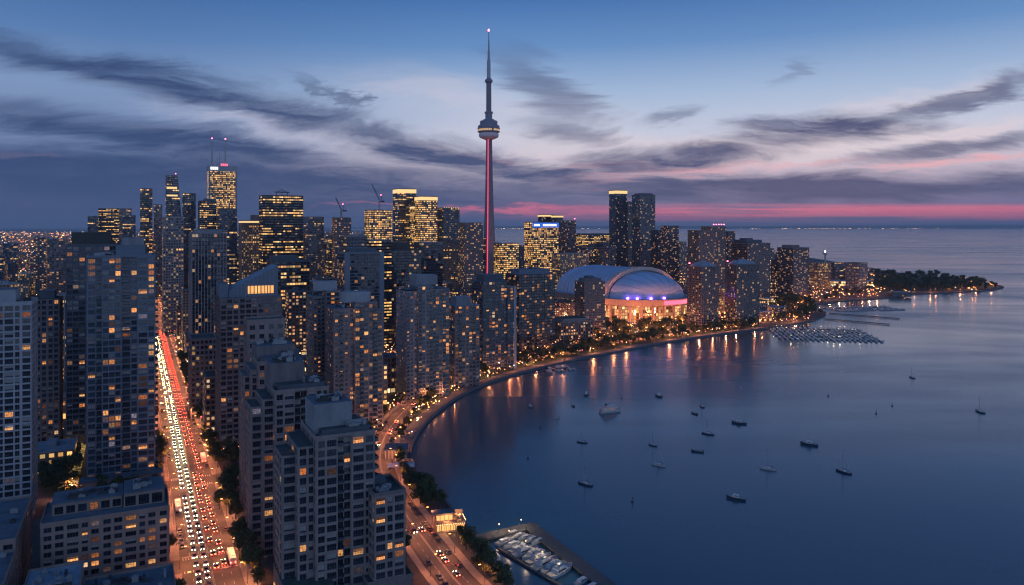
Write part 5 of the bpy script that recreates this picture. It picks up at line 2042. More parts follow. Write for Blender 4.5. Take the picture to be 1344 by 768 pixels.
def lamplight(kind, root, lx, hgt, energy, col=(1.0, .31, .12)):
    key = (kind, round(energy), col)
    if key not in LIGHTS:
        l = bpy.data.lights.new('lamp_bulb', 'SPOT' if kind != 'post' else 'POINT')
        l.energy = energy
        l.color = col
        l.shadow_soft_size = .25 if kind != 'post' else .3
        if kind != 'post':
            l.spot_size = R(165)
            l.spot_blend = .5
        LIGHTS[key] = l
    o = link('lamp_bulb', LIGHTS[key], root)
    o.location = (lx, 0, hgt + (.2 if kind != 'post' else .42) - (.1 if kind != 'post' else -.6))
    return o


ARM, armx, armh = lamp_proto('arm')
POST, postx, posth = lamp_proto('post')
LAMPS = []


def lamp(kind, p, rz, label, group, energy, z=0.0):
    LAMPS.append((p.length, kind, p, rz, label, group, energy, z))


def flatten(root):
    """all parts of a thing as one MB with its materials"""
    b, mats = MB(), []
    for ch in root.children_recursive:
        if ch.type != 'MESH':
            continue
        idx = []
        for x in ch.data.materials:
            if x not in mats:
                mats.append(x)
            idx.append(mats.index(x))
        i = len(b.v)
        b.v.extend(tuple(v.co) for v in ch.data.vertices)
        for q in ch.data.polygons:
            b.f.append(tuple(i + k for k in q.vertices))
            b.m.append(idx[q.material_index])
            b.uv.append([(0.0, 0.0)] * len(q.vertices))
    return b, mats


def many(root_name, flats, items, label, cat):
    """the smallest repeats of a kind, as one object"""
    big, mats = MB(), []
    for key, mat4 in items:
        b, ms = flats[key]
        for x in ms:
            if x not in mats:
                mats.append(x)
        k = len(big.m)
        big.merge(b, mat4)
        for j in range(k, len(big.m)):
            big.m[j] = mats.index(ms[big.m[j]])
    return tag(big.build(root_name, mats), label, cat, None, 'stuff')


def place_mat(p, z, rz, sc=1.0):
    return Matrix.Translation((p.x, p.y, z)) @ Matrix.Rotation(rz, 4, 'Z') @ Matrix.Scale(sc, 4)


E_AV = 8500
s = -30
i = 0
while s < 1500:
    for side in (-1, 1):
        lamp('arm', grid(side * (AVW / 2 + .8), s), TH + (0 if side < 0 else math.pi), "orange street lamp with a curved arm on the %s kerb of the busy avenue" % ('left' if side < 0 else 'right'),
             "street lamps on the %s kerb of the avenue" % ('left' if side < 0 else 'right'), E_AV * (1 if s < 700 else 1.9), .15)
    s += 26 if s < 560 else 42
for q in STREETS[:7]:
    for o in list(range(-330, -20, 34)) + list(range(30, 380, 34)):
        p = grid(o, q + 7.2)
        if p.y < 330 or not inside(p) or near_line(p, SHORE_ALL) < 20 or near_line(p, LAKE) < 12:
            continue
        lamp('arm', p, TH - math.pi / 2, "orange street lamp on a cross street %s the avenue" % ('left of' if o < 0 else 'right of'), "street lamps on the cross streets %s the avenue" % ('left of' if o < 0 else 'right of'), 12000)
k = 0
acc = 0
for a, b_ in zip(LAKE, LAKE[1:]):
    L = (b_ - a).length
    t = (b_ - a).normalized()
    n_ = Vector((t.y, -t.x, 0))
    while acc < L:
        p = a + t * acc
        sgn = 1 if k % 2 else -1
        q = p + n_ * (8.2 * sgn)
        ang = math.atan2(n_.y, n_.x) + (math.pi if sgn > 0 else 0)
        lamp('arm', q, ang, "orange street lamp along the lakeshore road", "street lamps along the lakeshore road", 5500 if p.y < 700 else 14000)
        k += 1
        acc += 17 if p.y < 800 else 24
    acc -= L
acc = 0
for a, b_ in zip(prom, prom[1:]):
    L = (b_ - a).length
    t = (b_ - a).normalized()
    n_ = Vector((t.y, -t.x, 0))
    while acc < L:
        p = a + t * acc - n_ * random.choice((10.6, 10.6, 12.5, 25))
        lamp('post', p, 0, "globe lamp post along the curved quay path", "globe lamps along the quay path", 2600 if p.y < 800 else 6000)
        acc += random.uniform(.6, 1.5) * (19 if p.y < 800 else 24)
    acc -= L
# lamps around the stadium, park and peninsula
random.seed(92)
pts_ = []
for _ in range(4000):
    px, py = random.uniform(735, 1010), random.uniform(402, 446)
    P = gp(px, py)
    if inside(P) and near_line(P, SHORE_ALL) > 24 and free(togrid(P)[0], togrid(P)[1], togrid(P)[0] + .1, togrid(P)[1] + .1) and all((P - q).length > 21 for q in pts_):
        pts_.append(P)
    if len(pts_) > 80:
        break
for P in pts_:
    lamp('post', P, 0, "globe lamp in the streets and park between the domed stadium and the quay", "globe lamps around the stadium", 7000)
pts_ = []
for _ in range(6000):
    px, py = random.uniform(1040, 1312), random.uniform(352, 398)
    P = gp(px, py)
    dd_ = near_line(P, SHORE_ALL)
    if inside(P) and 3 < dd_ < (60 if px > 1160 else 400) and P.y < 2100 and all((P - q).length > 24 for q in pts_):
        pts_.append(P)
    if len(pts_) > 100:
        break
n = 0
while n < 26:
    P = gp(random.uniform(1005, 1078), random.uniform(397, 424))
    if inside(P) and near_line(P, SHORE_ALL) > 5:
        pts_.append(P)
        n += 1
for P in pts_:
    lamp('post', P, 0, "globe lamp on the wooded peninsula and its harbour front", "globe lamps on the peninsula", 3500, 0)
LAMPS.sort(key=lambda q: q[0])
PROTO = {'arm': (ARM, armx, armh), 'post': (POST, postx, posth)}
for _, kind, p, rz, label, group, energy, z in LAMPS[:290]:
    src, lx, hg = PROTO[kind]
    c = copy_tree(src)
    c.location = (p.x, p.y, z)
    c.rotation_euler = (0, 0, rz)
    tag(c, label, 'street lamp', group)
    lamplight(kind, c, lx, hg, energy)
if LAMPS[290:]:
    o = many('distant_street_lamps', {k: flatten(v[0]) for k, v in PROTO.items()}, [(q[1], place_mat(q[2], q[7], q[3])) for q in LAMPS[290:]],
             "small far street lamps strung around the harbour front and the end of the avenue", 'street lamps')
    for _, kind, p, rz, label, group, energy, z in LAMPS[290:]:
        l = lamplight(kind, o, 0, 0, energy)
        l.location = place_mat(p, z, rz) @ Vector((PROTO[kind][1], 0, PROTO[kind][2] + (.1 if kind != 'post' else 1.02)))
for src in (ARM, POST):
    for ch in list(src.children_recursive):
        bpy.data.objects.remove(ch)
    bpy.data.objects.remove(src)

# ------------------------------------------------------------------ cars
random.seed(14)


def car_proto(name, detail=True):
    """nose towards +y"""
    root = empty(name, (0, 0, -500))
    b = MB()
    prof = [(-2.15, .35), (-2.2, .75), (-2.05, .92), (-1.2, .97), (.95, .95), (1.85, .80), (2.15, .62), (2.15, .33)]
    L = [(-.88, y, z) for y, z in prof]
    Rr = [(.88, y, z) for y, z in prof]
    n = len(prof)
    b.face(L)
    b.face(Rr[::-1])
    for i in range(n):
        j = (i + 1) % n
        b.face([L[j], L[i], Rr[i], Rr[j]])
    b.face([(-.62, -1.25, 1.44), (.62, -1.25, 1.44), (.60, .25, 1.46), (-.60, .25, 1.46)])
    b.build('body', M['car'], root)
    b = MB()
    lo = [(-.80, -1.75, .96), (.80, -1.75, .96), (.80, 1.05, .95), (-.80, 1.05, .95)]
    hi = [(-.62, -1.25, 1.435), (.62, -1.25, 1.435), (.60, .25, 1.455), (-.60, .25, 1.455)]
    for i in range(4):
        j = (i + 1) % 4
        b.face([lo[i], lo[j], hi[j], hi[i]])
    b.build('cabin_glass', M['glass'], root)
    if detail:
        for sx in (-1, 1):
            for y in (-1.35, 1.35):
                b = MB()
                b.tube((sx * .70, y, .33), (sx * .92, y, .33), .33, n=12)
                wh_ = b.build('wheel', [M['tyre']], root)
                b = MB()
                b.tube((sx * .92, y, .33), (sx * .93, y, .33), .19, n=8)
                b.build('rim', [M['metal']], wh_)
    return root


def add_lights(root, head, tail):
    for sx in (-1, 1):
        if head:
            b = MB()
            b.box(sx * .64 - .17, 2.151, .55, sx * .64 + .17, 2.19, .74)
            b.build('headlight', M['head'], root)
        if tail:
            b = MB()
            b.box(sx * .66 - .18, -2.24, .62, sx * .66 + .18, -2.195, .80)
            b.build('tail_light', M['tail'], root)
    return root


CAR_ON = add_lights(car_proto('car'), True, True)
CAR_OFF = car_proto('car')
CARS = []


def car(p, rz, label, group, on, z=.06):
    CARS.append((p.length, p, rz, label, group, on, z))


for lane in (-1.9, -5.4):
    s = -45 + random.uniform(0, 4)
    while s < 760:
        car(grid(lane + random.uniform(-.2, .2), s), TH + math.pi, "car with white headlights in the oncoming queue on the avenue", "cars coming down the avenue", True)
        s += random.uniform(6.0, 8.8) if random.random() > .06 else random.uniform(12, 18)
for lane in (2.0, 5.3):
    s = 10 + random.uniform(0, 10)
    while s < 820:
        if not (lane < 3 and 150 < s < 200):
            car(grid(lane + random.uniform(-.2, .2), s), TH, "car with red tail lights driving away up the avenue", "cars driving up the avenue", True)
        s += random.uniform(8.5, 16)
for side in (-1, 1):
    s = -30
    while s < 360:
        s += 6.2
        if random.random() < .62 or any(abs(s - q) < 16 for q in STREETS):
            continue
        car(grid(side * 9.7, s), TH + (math.pi if side < 0 else 0), "parked unlit car along the %s kerb of the avenue" % ('left' if side < 0 else 'right'), "cars parked on the %s side of the avenue" % ('left' if side < 0 else 'right'), False)
for off, on, pr, nm in ((-1.9, True, .12, 0), (1.9, True, .14, 1), (-5.4, False, .3, 2), (5.4, False, .42, 3)):
    acc = 3.0
    for a, b_ in zip(LAKE[:72], LAKE[1:72]):
        L = (b_ - a).length
        t = (b_ - a).normalized()
        n_ = Vector((t.y, -t.x, 0))
        while acc < L:
            if random.random() < pr:
                ang = math.atan2(t.y, t.x) - math.pi / 2
                if off < 0:
                    ang += math.pi
                car(a + t * acc + n_ * off, ang, ("car with its lights on driving along the lakeshore road", "unlit parked car beside the lakeshore road")[0 if on else 1], ("cars driving on the lakeshore road", "cars parked beside the lakeshore road")[0 if on else 1], on, .09)
            acc += 7.0
        acc -= L
# buses in the traffic
for o_, s_, dirn, lab in ((5.4, 22.0, 1, "long bus with lit windows pulling away at the bottom end of the avenue"), (-8.9, 96.0, -1, "long bus with lit windows stopped at the avenue's left kerb"), (8.8, 176.0, 1, "long bus with lit windows stopped at the avenue's right kerb past the first crossing")):
    r = empty('bus', grid(o_ + (3.2 if o_ == 5.4 else 0), s_, .06), TH + (0 if dirn > 0 else math.pi), lab, 'bus')
    b = MB()
    b.box(-1.25, -6, .35, 1.25, 6, 1.5)
    b.box(-1.25, -6, 2.45, 1.25, 6, 3.0)
    for y in [-5.9 + i * 1.69 for i in range(8)]:
        b.box(-1.24, y - .08, 1.5, 1.24, y + .08, 2.45)
    b.box(-.9, -4, 3.0, .9, -1.5, 3.25)
    b.build('body', M['hull_white'], r)
    b = MB()
    b.box(-1.2, -5.85, 1.5, 1.2, 5.85, 2.45)
    b.build('window_band', M['warm_glow'], r)
    for sx in (-1, 1):
        for y in (-3.6, 3.9):
            b = MB()
            b.tube((sx * 1.0, y, .5), (sx * 1.28, y, .5), .5, n=12)
            b.build('wheel', M['tyre'], r)
    add_lights(r, False, False)
    for sx in (-1, 1):
        b = MB()
        b.box(sx * .95 - .16, 6.001, .8, sx * .95 + .16, 6.04, 1.0)
        b.build('headlight', M['head'], r)
        b = MB()
        b.box(sx * .95 - .14, -6.04, 1.0, sx * .95 + .14, -6.001, 1.3)
        b.build('tail_light', M['tail'], r)
CARS.sort(key=lambda q: q[0])
for _, p, rz, label, group, on, z in CARS[:290]:
    c = copy_tree(CAR_ON if on else CAR_OFF)
    c.location = (p.x, p.y, z)
    c.rotation_euler = (0, 0, rz)
    tag(c, label, 'car', group)
if CARS[290:]:
    many('distant_cars', {True: flatten(CAR_ON), False: flatten(CAR_OFF)}, [(q[5], place_mat(q[1], q[6], q[2])) for q in CARS[290:]], "far part of the traffic, merging into white and red lines of lights", 'cars')
for src in (CAR_ON, CAR_OFF):
    for ch in list(src.children_recursive):
        bpy.data.objects.remove(ch)
    bpy.data.objects.remove(src)

# ------------------------------------------------------------------ trees
random.seed(8)


def tree_meshes(hgt, rad, leaves, seed, leaf=.42):
    rnd = random.Random(seed)
    tb = MB()
    th = hgt * .42
    tb.tube((0, 0, -.1), (rnd.uniform(-.1, .1), 0, th), hgt * .028 + .05, hgt * .018 + .03, 7)
    clumps = []
    for i in range(9):
        a = i * 2.4 + rnd.uniform(-.4, .4)
        rr = rad * rnd.uniform(.25, .75)
        z = hgt * rnd.uniform(.45, .86)
        e = Vector((rr * math.cos(a), rr * math.sin(a), z))
        tb.tube((0, 0, th * rnd.uniform(.7, 1.0)), e, hgt * .012 + .02, .02, 5)
        clumps.append((e, rad * rnd.uniform(.32, .55)))
    clumps.append((Vector((0, 0, hgt * .86)), rad * .45))
    lb = MB()
    for i in range(leaves):
        c, cr_ = clumps[i % len(clumps)]
        v = Vector((rnd.gauss(0, 1), rnd.gauss(0, 1), rnd.gauss(0, .75)))
        v = v.normalized() * cr_ * rnd.random() ** .38
        p = c + v
        n_ = (v.normalized() + Vector((rnd.uniform(-.8, .8), rnd.uniform(-.8, .8), rnd.uniform(-.2, .9)))).normalized()
        t1 = n_.orthogonal().normalized()
        t1 = Matrix.Rotation(rnd.uniform(0, 6.28), 3, n_) @ t1
        t2 = n_.cross(t1)
        L = leaf * rnd.uniform(.6, 1.5)
        lb.face([p - t1 * L, p - t2 * L * .55, p + t1 * L, p + t2 * L * .55])
    return tb.mesh('trunk', M['bark']), lb.mesh('crown', M['leaf'])


TREES = [tree_meshes(9.5, 3.8, 1500, 1), tree_meshes(8.0, 3.2, 1200, 2), tree_meshes(11.0, 4.4, 1700, 3)]
FAR_TREES = [tree_meshes(10, 4.6, 420, 4, .8), tree_meshes(12, 5.2, 460, 5, .9), tree_meshes(8, 4.0, 380, 6, .75)]


TREELIST = []


def tree(p, sc, label, group, far=False):
    TREELIST.append((p.length, p, sc, label, group, far))


def plant(p, sc, label, group, far=False):
    tm, lm = random.choice(FAR_TREES if far else TREES)
    r_ = empty('broadleaf_tree', (p.x, p.y, .05), random.uniform(0, 6.28), label, 'tree', group)
    r_.scale = (sc * random.uniform(.9, 1.1),) * 2 + (sc,)
    link('trunk', tm, r_)
    link('crown', lm, r_)
    return r_


for side in (-1, 1):
    s = -20
    while s < 560:
        s += random.uniform(8, 13)
        if any(abs(s - q) < 15 for q in STREETS) or random.random() < (.45 if side < 0 else .15):
            continue
        tree(grid(side * (AVW / 2 + random.uniform(3.2, 4.6)), s), random.uniform(.65, 1.05) if side < 0 else random.uniform(.8, 1.25), "leafy street tree on the %s pavement of the avenue" % ('left' if side < 0 else 'right'), "street trees on the %s side of the avenue" % ('left' if side < 0 else 'right'))
for px, py, sc in ((296, 655, 1.3), (304, 640, 1.2), (312, 720, 1.1), (322, 735, 1.2), (303, 604, 1.4), (296, 590, 1.3), (310, 612, 1.2), (276, 560, 1.1), (288, 668, 1.2), (318, 700, 1.0)):
    tree(gp(px, py), sc, "broad dark tree in the cluster at the avenue's right corner plots", "tree cluster right of the avenue")
for i in range(34):
    px, py = random.uniform(52, 100), random.uniform(598, 655)
    tree(gp(px, py), random.uniform(.8, 1.3), "dark tree in the unlit garden behind the brown precast block", "dark garden trees")
for i in range(16):
    px = 114 + i * 6
    tree(gp(px, 652 - i * .35 + random.uniform(-3, 3)), random.uniform(.7, 1.0), "dark tree in the row behind the brown precast block's roof", "tree row behind the brown block")
acc = 0
for a, b_ in zip(LAKE[1:70], LAKE[2:71]):
    L = (b_ - a).length
    t = (b_ - a).normalized()
    n_ = Vector((t.y, -t.x, 0))
    while acc < L:
        for off in (11.6, -11.4):
            p = a + t * acc + n_ * (off + random.uniform(-.5, .5))
            if random.random() < .6 and inside(p) and near_line(p, SHORE_ALL) > 3 and free(togrid(p)[0], togrid(p)[1], togrid(p)[0] + .1, togrid(p)[1] + .1) and not (560 < px_of(p)[0] < 622 and px_of(p)[1] > 655):
                tree(p, random.uniform(.6, 1.0), "lamplit street tree lining the lakeshore road", "street trees along the lakeshore road")
        acc += 9.5
    acc -= L
for px, py, sc in ((552, 662, 1.2), (560, 655, 1.1), (570, 665, 1.1), (545, 650, 1.0), (578, 668, .9), (538, 642, 1.1), (549, 640, 1.0), (560, 645, .9)):
    tree(gp(px, py), sc, "dark tree in the clump between the lakeshore road and the lit restaurant", "trees beside the restaurant")
for px, py, sc in ((612, 722, 1.15), (630, 738, 1.1), (641, 752, 1.0), (651, 765, 1.05), (662, 775, 1.0), (622, 728, .9), (668, 786, 1.0)):
    tree(gp(px, py), sc, "yellowish lamplit tree between the lakeshore road and the near marina", "trees by the near marina")
acc = 0
for a, b_ in zip(shore[36:], shore[37:]):
    L = (b_ - a).length
    t = (b_ - a).normalized()
    n_ = Vector((t.y, -t.x, 0))
    while acc < L:
        for off in (16, 23, 30):
            p = a + t * acc - n_ * (off + random.uniform(-2.5, 2.5))
            if random.random() < .62 and near_line(p, LAKE) > 11.5 and free(togrid(p)[0], togrid(p)[1], togrid(p)[0] + .1, togrid(p)[1] + .1) and not (590 < px_of(p)[1] < 640 and p.y < 560):
                tree(p, random.uniform(.7, 1.25), "lamplit tree in the green strip along the curving quay", "trees along the quay", p.y > 650)
        acc += 9
    acc -= L
n = 0
while n < 60:
    P = gp(random.uniform(775, 1010), random.uniform(417, 445))
    if inside(P) and near_line(P, SHORE_ALL) > 30 and near_line(P, LAKE) > 12 and free(togrid(P)[0], togrid(P)[1], togrid(P)[0] + .1, togrid(P)[1] + .1):
        tree(P, random.uniform(.8, 1.4), "dark park tree between the domed stadium and the quay", "park trees by the stadium", True)
        n += 1
n = 0
wood = []
while n < 230:
    px = random.uniform(1150, 1312)
    P = gp(px, random.uniform(360, 382))
    if inside(P) and near_line(P, SHORE_ALL) > 14:
        wood.append((random.randint(0, 2), place_mat(P, 0, random.uniform(0, 6), random.uniform(1.0, 1.75) * (1.0 if px < 1290 else .7))))
        n += 1
tf = []
for tm, lm in FAR_TREES:
    e_ = empty('broadleaf_tree', (0, 0, -500))
    link('trunk', tm, e_)
    link('crown', lm, e_)
    tf.append(flatten(e_))
    for ch in list(e_.children):
        bpy.data.objects.remove(ch)
    bpy.data.objects.remove(e_)
many('peninsula_wood', tf, wood, "low dark wood covering the peninsula that ends the harbour", 'wood')
n = 0
while n < 46:
    P = gp(random.uniform(1000, 1078), random.uniform(397, 426))
    if inside(P) and near_line(P, SHORE_ALL) > 7 and free(togrid(P)[0], togrid(P)[1], togrid(P)[0] + .1, togrid(P)[1] + .1):
        tree(P, random.uniform(.9, 1.5), "dark tree on the spit behind the crowded outer marina", "trees on the marina spit", True)
        n += 1
n = 0
while n < 50:
    P = gp(random.uniform(1010, 1160), random.uniform(372, 408))
    if inside(P) and near_line(P, SHORE_ALL) > 14:
        tree(P, random.uniform(.9, 1.6), "dark tree on the harbour front before the peninsula", "trees at the harbour front", True)
        n += 1

TREELIST.sort(key=lambda q: q[0])
for q in TREELIST[:295]:
    plant(*q[1:])
if TREELIST[295:]:
    many('distant_trees', tf, [(random.randint(0, 2), place_mat(q[1], 0, random.uniform(0, 6), q[2])) for q in TREELIST[295:]], "far dark greenery along the harbour front", 'trees')

# ------------------------------------------------------------------ glitter of shop signs, festoons and doorways at street level
random.seed(61)
gl_ = {k: MB() for k in ('far_orange', 'far_gold', 'far_white', 'far_red')}


def glint(p, z, r_, wts=(.6, .24, .10, .06)):
    k = random.choices(('far_orange', 'far_gold', 'far_white', 'far_red'), wts)[0]
    gl_[k].box(p.x - r_, p.y - r_, z, p.x + r_, p.y + r_, z + 1.6 * r_)


def clear_spot(P, m_=2.0):
    o_, s_ = togrid(P)
    return inside(P) and near_line(P, SHORE_ALL) > m_ and free(o_ - 1, s_ - 1, o_ + 1, s_ + 1)


for n_, box_, zr, rr, wts in ((190, (840, 400, 1000, 424), (2, 6), (.45, 1.0), (.62, .25, .05, .08)), (110, (730, 425, 1000, 450), (2, 5), (.25, .55), (.5, .3, .14, .06)),
                              (230, (1040, 355, 1312, 398), (2, 7), (.4, 1.0), (.66, .22, .08, .04)), (60, (1005, 395, 1080, 426), (2, 5), (.3, .6), (.45, .4, .1, .05)),
                              (330, (500, 440, 780, 560), (2, 6), (.22, .55), (.62, .26, .07, .05)), (150, (560, 380, 900, 440), (3, 8), (.3, .7), (.5, .3, .14, .06)),
                              (260, (216, 420, 300, 600), (2, 7), (.22, .55), (.5, .2, .16, .14)), (220, (40, 400, 215, 600), (2, 6), (.15, .4), (.6, .25, .1, .05)),
                              (420, (290, 400, 620, 600), (2, 6), (.2, .5), (.6, .25, .1, .05))):
    c_ = 0
    for _ in range(n_ * 12):
        P = gp(random.uniform(box_[0], box_[2]), random.uniform(box_[1], box_[3]))
        if clear_spot(P, 3):
            if box_[0] == 1040 and P.x / P.y > .49 and near_line(P, SHORE_ALL) > 28:
                continue
            o_, s_ = togrid(P)
            if abs(o_) < AVW / 2 + .5 or near_line(P, LAKE) < 8.5:
                continue
            glint(P, random.uniform(*zr), random.uniform(*rr) * .8, wts)
            c_ += 1
            if c_ >= n_:
                break
for k, b in gl_.items():
    tag(b.build('street_level_lights', M[k]), "countless small %s lights of shops, signs and doorways along the streets and the waterfront" % {'far_orange': 'orange', 'far_gold': 'golden', 'far_white': 'white', 'far_red': 'red'}[k], 'lights', None, 'stuff')
# ------------------------------------------------------------------ harbour front buildings
random.seed(55)


def shore_building(name, P, rz, w, de, h, mat, label, cat='building', bay=3.6, fl=3.6, roofm='roof', z=0.0, ov=0.8):
    r = empty(name, (P.x, P.y, z), rz, label, cat)
    b = MB()
    b.wbox(0, 0, 0, w, de, h, bay, fl, 0, 1)
    b.build('wall', [M[mat], M[roofm]], r)
    b = MB()
    b.box(-ov, -ov, h + .02, w + ov, de + ov, h + .6)
    b.build('roof', M[roofm], r)
    return r


shore_building('terminal_building', at(1062, 2250), .05, 115, 50, 30, 'f_low_grey', "broad dark block behind the lit harbour front, left of a longer one", fl=4, bay=4)
shore_building('terminal_building', at(1102, 2200), .02, 102, 50, 20, 'f_low_grey', "long dark flat block beside the wooded peninsula", fl=4, bay=4)
shore_building('terminal_building', at(1094, 2050), .0, 38, 30, 18, 'f_beige', "orange lit square block in front of the long dark harbour blocks", fl=4, bay=4)
shore_building('harbour_hall', at(1118, 1700), .0, 34, 20, 17, 'f_shop', "orange glowing glass hall on the harbour front", fl=4.5, bay=4)
r = shore_building('long_canopy', at(1074, 1820), -.05, 130, 34, 11, 'f_shop', "low white canopied hall strung with orange lights on the harbour front", fl=5, bay=6, roofm='roof_pale', ov=5)
shore_building('blue_boathouse', at(1172, 1530), .05, 38, 16, 9, 'f_office_blue', "small blue-roofed boathouse at the water's edge by the peninsula", fl=4.5, bay=4, roofm='steel_blue', ov=1.5)
# harbour light tower
r = empty('light_tower', at(1083, 2000), 0, "slim harbour light tower with a white lamp above the long dark blocks", 'light tower')
b = MB()
b.rings([(4, 0), (2.2, 40), (2.0, 66)], 12)
b.build('shaft', M['grey'], r)
b = MB()
b.rings([(2.0, 66), (5.5, 68), (5.5, 72), (2, 74)], 16)
b.build('gallery', M['white'], r)
b = MB()
b.rings([(1.4, 74), (2.0, 75.5), (.4, 78)], 10)
b.build('lamp', emat('harbour_lamp', (1, .95, .9), 8), r)

# restaurant on the quay
P = gp(572, 700)
r = empty('quay_restaurant', P, R(14), "two-storey quay restaurant with a warm lit terrace beside the lakeshore road", 'restaurant')
b = MB()
b.box(0, 0, 0, 14, 9, .3)
b.box(0, 0, .3, .4, 9, 7.0)
b.box(.4, 8.6, .3, 14, 9, 7.0)
b.box(13.6, 0, .3, 14, 8.6, 3.4)
b.box(.4, .05, 3.3, 14, 8.6, 3.6)
b.box(.4, 4.6, 3.6, 9, 5, 6.8)
for i in range(6):
    b.box(1.6 + i * 2.2, 0, .3, 1.85 + i * 2.2, .25, 3.3)
b.build('wall', M['brown'], r)
b = MB()
b.box(-.8, 3.8, 7.02, 10, 9.8, 7.3)
b.build('roof', M['roof'], r)
for i in range(6):
    b = MB()
    b.box(0, -.03, 0, 1.85, .03, 2.4)
    o = b.build('window', M['warm_glow'], r)
    o.location = (.65 + i * 2.2 - (.0 if i else .0), .40, .55)
for i in range(4):
    b = MB()
    b.box(0, -.03, 0, 1.6, .03, 2.2)
    o = b.build('window', M['warm_glow'], r)
    o.location = (.9 + i * 2.0, 4.55, 3.9)
b = MB()
for i in range(24):
    b.box(.4 + i * .575, 0, 3.6, .46 + i * .575, .05, 4.6)
b.box(.4, -.02, 4.6, 14, .07, 4.68)
for i in range(16):
    b.box(13.9, .3 + i * .54, 3.6, 13.96, .36 + i * .54, 4.6)
b.box(13.87, .08, 4.6, 13.99, 8.9, 4.68)
b.build('terrace_rail', M['dark_metal'], r)
for i in range(5):
    b = MB()
    b.tube((10.5 + (i % 2) * 2.0, 1 + i * 1.5, 3.6), (10.5 + (i % 2) * 2.0, 1 + i * 1.5, 5.6), .05)
    b.rings([(1.1, 5.5), (.1, 6.1)], 8, 1, 10.5 + (i % 2) * 2.0, 1 + i * 1.5)
    o = b.build('parasol', [M['dark_metal'], M['pink_led'] if False else M['brown']], r)
b = MB()
for i in range(16):
    b.box(.5 + i * .85, -.15, 3.45, .62 + i * .85, -.03, 3.57)
for i in range(10):
    b.box(14.03, .2 + i * .85, 4.7, 14.15, .32 + i * .85, 4.82)
b.build('string_lights', emat('string_light', (1, .55, .2), 14), r)
for q in ((6, 2, 5.5), (11.5, 5, 6.5), (5, -2.5, 3.5)):
    l = bpy.data.lights.new('terrace_lamp', 'POINT')
    l.energy = 900
    l.color = (1, .42, .14)
    l.shadow_soft_size = .3
    o = link('terrace_lamp', l, r)
    o.location = q
# pavilion with pale columns and the white canopy
P = gp(505, 603)
r = empty('columned_pavilion', P, R(4), "small quay pavilion fronted by a row of pale columns", 'pavilion')
b = MB()
b.box(0, .8, 0, 13, 13, 5.2)
b.build('wall', M['mauve_dark'], r)
for i in range(7):
    b = MB()
    b.box(-.3, -.3, 0, .3, .3, 5.0)
    b.box(-.42, -.42, 4.7, .42, .42, 5.19)
    o = b.build('column', M['white'], r)
    o.location = (.4 + i * 2.03, 0, 0)
b = MB()
b.box(-.6, -.8, 5.22, 13.6, 13.6, 5.8)
b.build('roof', M['roof'], r)
P = gp(509, 622)
r = empty('white_canopy', P, R(6), "white tented canopy on the quay corner beside the columned pavilion", 'canopy')
b = MB()
nx, ny = 12, 8
f = lambda i, j: (i * 15 / nx, j * 8 / ny, 3.6 + 1.5 * math.sin(math.pi * j / ny) * (.7 + .3 * math.cos(i * math.pi / 2)))
for i in range(nx):
    for j in range(ny):
        b.face([f(i, j), f(i + 1, j), f(i + 1, j + 1), f(i, j + 1)])
b.build('fabric', M['tent'], r, True)
for x, y in ((.2, .2), (7.5, .2), (14.8, .2), (.2, 7.8), (7.5, 7.8), (14.8, 7.8)):
    b = MB()
    b.tube((x, y, 0), (x, y, 3.6), .09)
    b.build('post', M['metal'], r)

# ------------------------------------------------------------------ boats
def hull_mb(L, B, hgt, m=0, md=1):
    """bow towards +y, waterline z = 0"""
    b = MB()
    st_ = [(-.5, .74), (-.3, .95), (0, 1.0), (.2, .88), (.36, .58), (.46, .24), (.5, .03)]
    top, low = [], []
    for y, f in st_:
        sh = hgt * (1 + .35 * max(0, y) * 2)
        top.append((f * B / 2, y * L, sh))
        low.append((f * B / 2 * .72, y * L * .94, -.35))
    n = len(st_)
    for i in range(n - 1):
        for s_ in (1, -1):
            q = [(s_ * low[i][0], low[i][1], low[i][2]), (s_ * low[i + 1][0], low[i + 1][1], low[i + 1][2]), (s_ * top[i + 1][0], top[i + 1][1], top[i + 1][2]), (s_ * top[i][0], top[i][1], top[i][2])]
            b.face(q if s_ > 0 else q[::-1], m)
        b.face([(-top[i][0], top[i][1], top[i][2] - .06), (top[i][0], top[i][1], top[i][2] - .06), (top[i + 1][0], top[i + 1][1], top[i + 1][2] - .06), (-top[i + 1][0], top[i + 1][1], top[i + 1][2] - .06)], md)
    b.face([(-low[0][0], low[0][1], low[0][2]), (low[0][0], low[0][1], low[0][2]), (top[0][0], top[0][1], top[0][2]), (-top[0][0], top[0][1], top[0][2])], m)
    return b


def cabin_mb(x, y0, y1, z0, z1, rake=.5):
    b = MB()
    lo = [(-x, y0, z0), (x, y0, z0), (x * .8, y1, z0), (-x * .8, y1, z0)]
    hi = [(-x * .86, y0 + rake * .3, z1), (x * .86, y0 + rake * .3, z1), (x * .66, y1 - rake, z1), (-x * .66, y1 - rake, z1)]
    for i in range(4):
        j = (i + 1) % 4
        b.face([lo[i], lo[j], hi[j], hi[i]])
    b.face(hi)
    return b


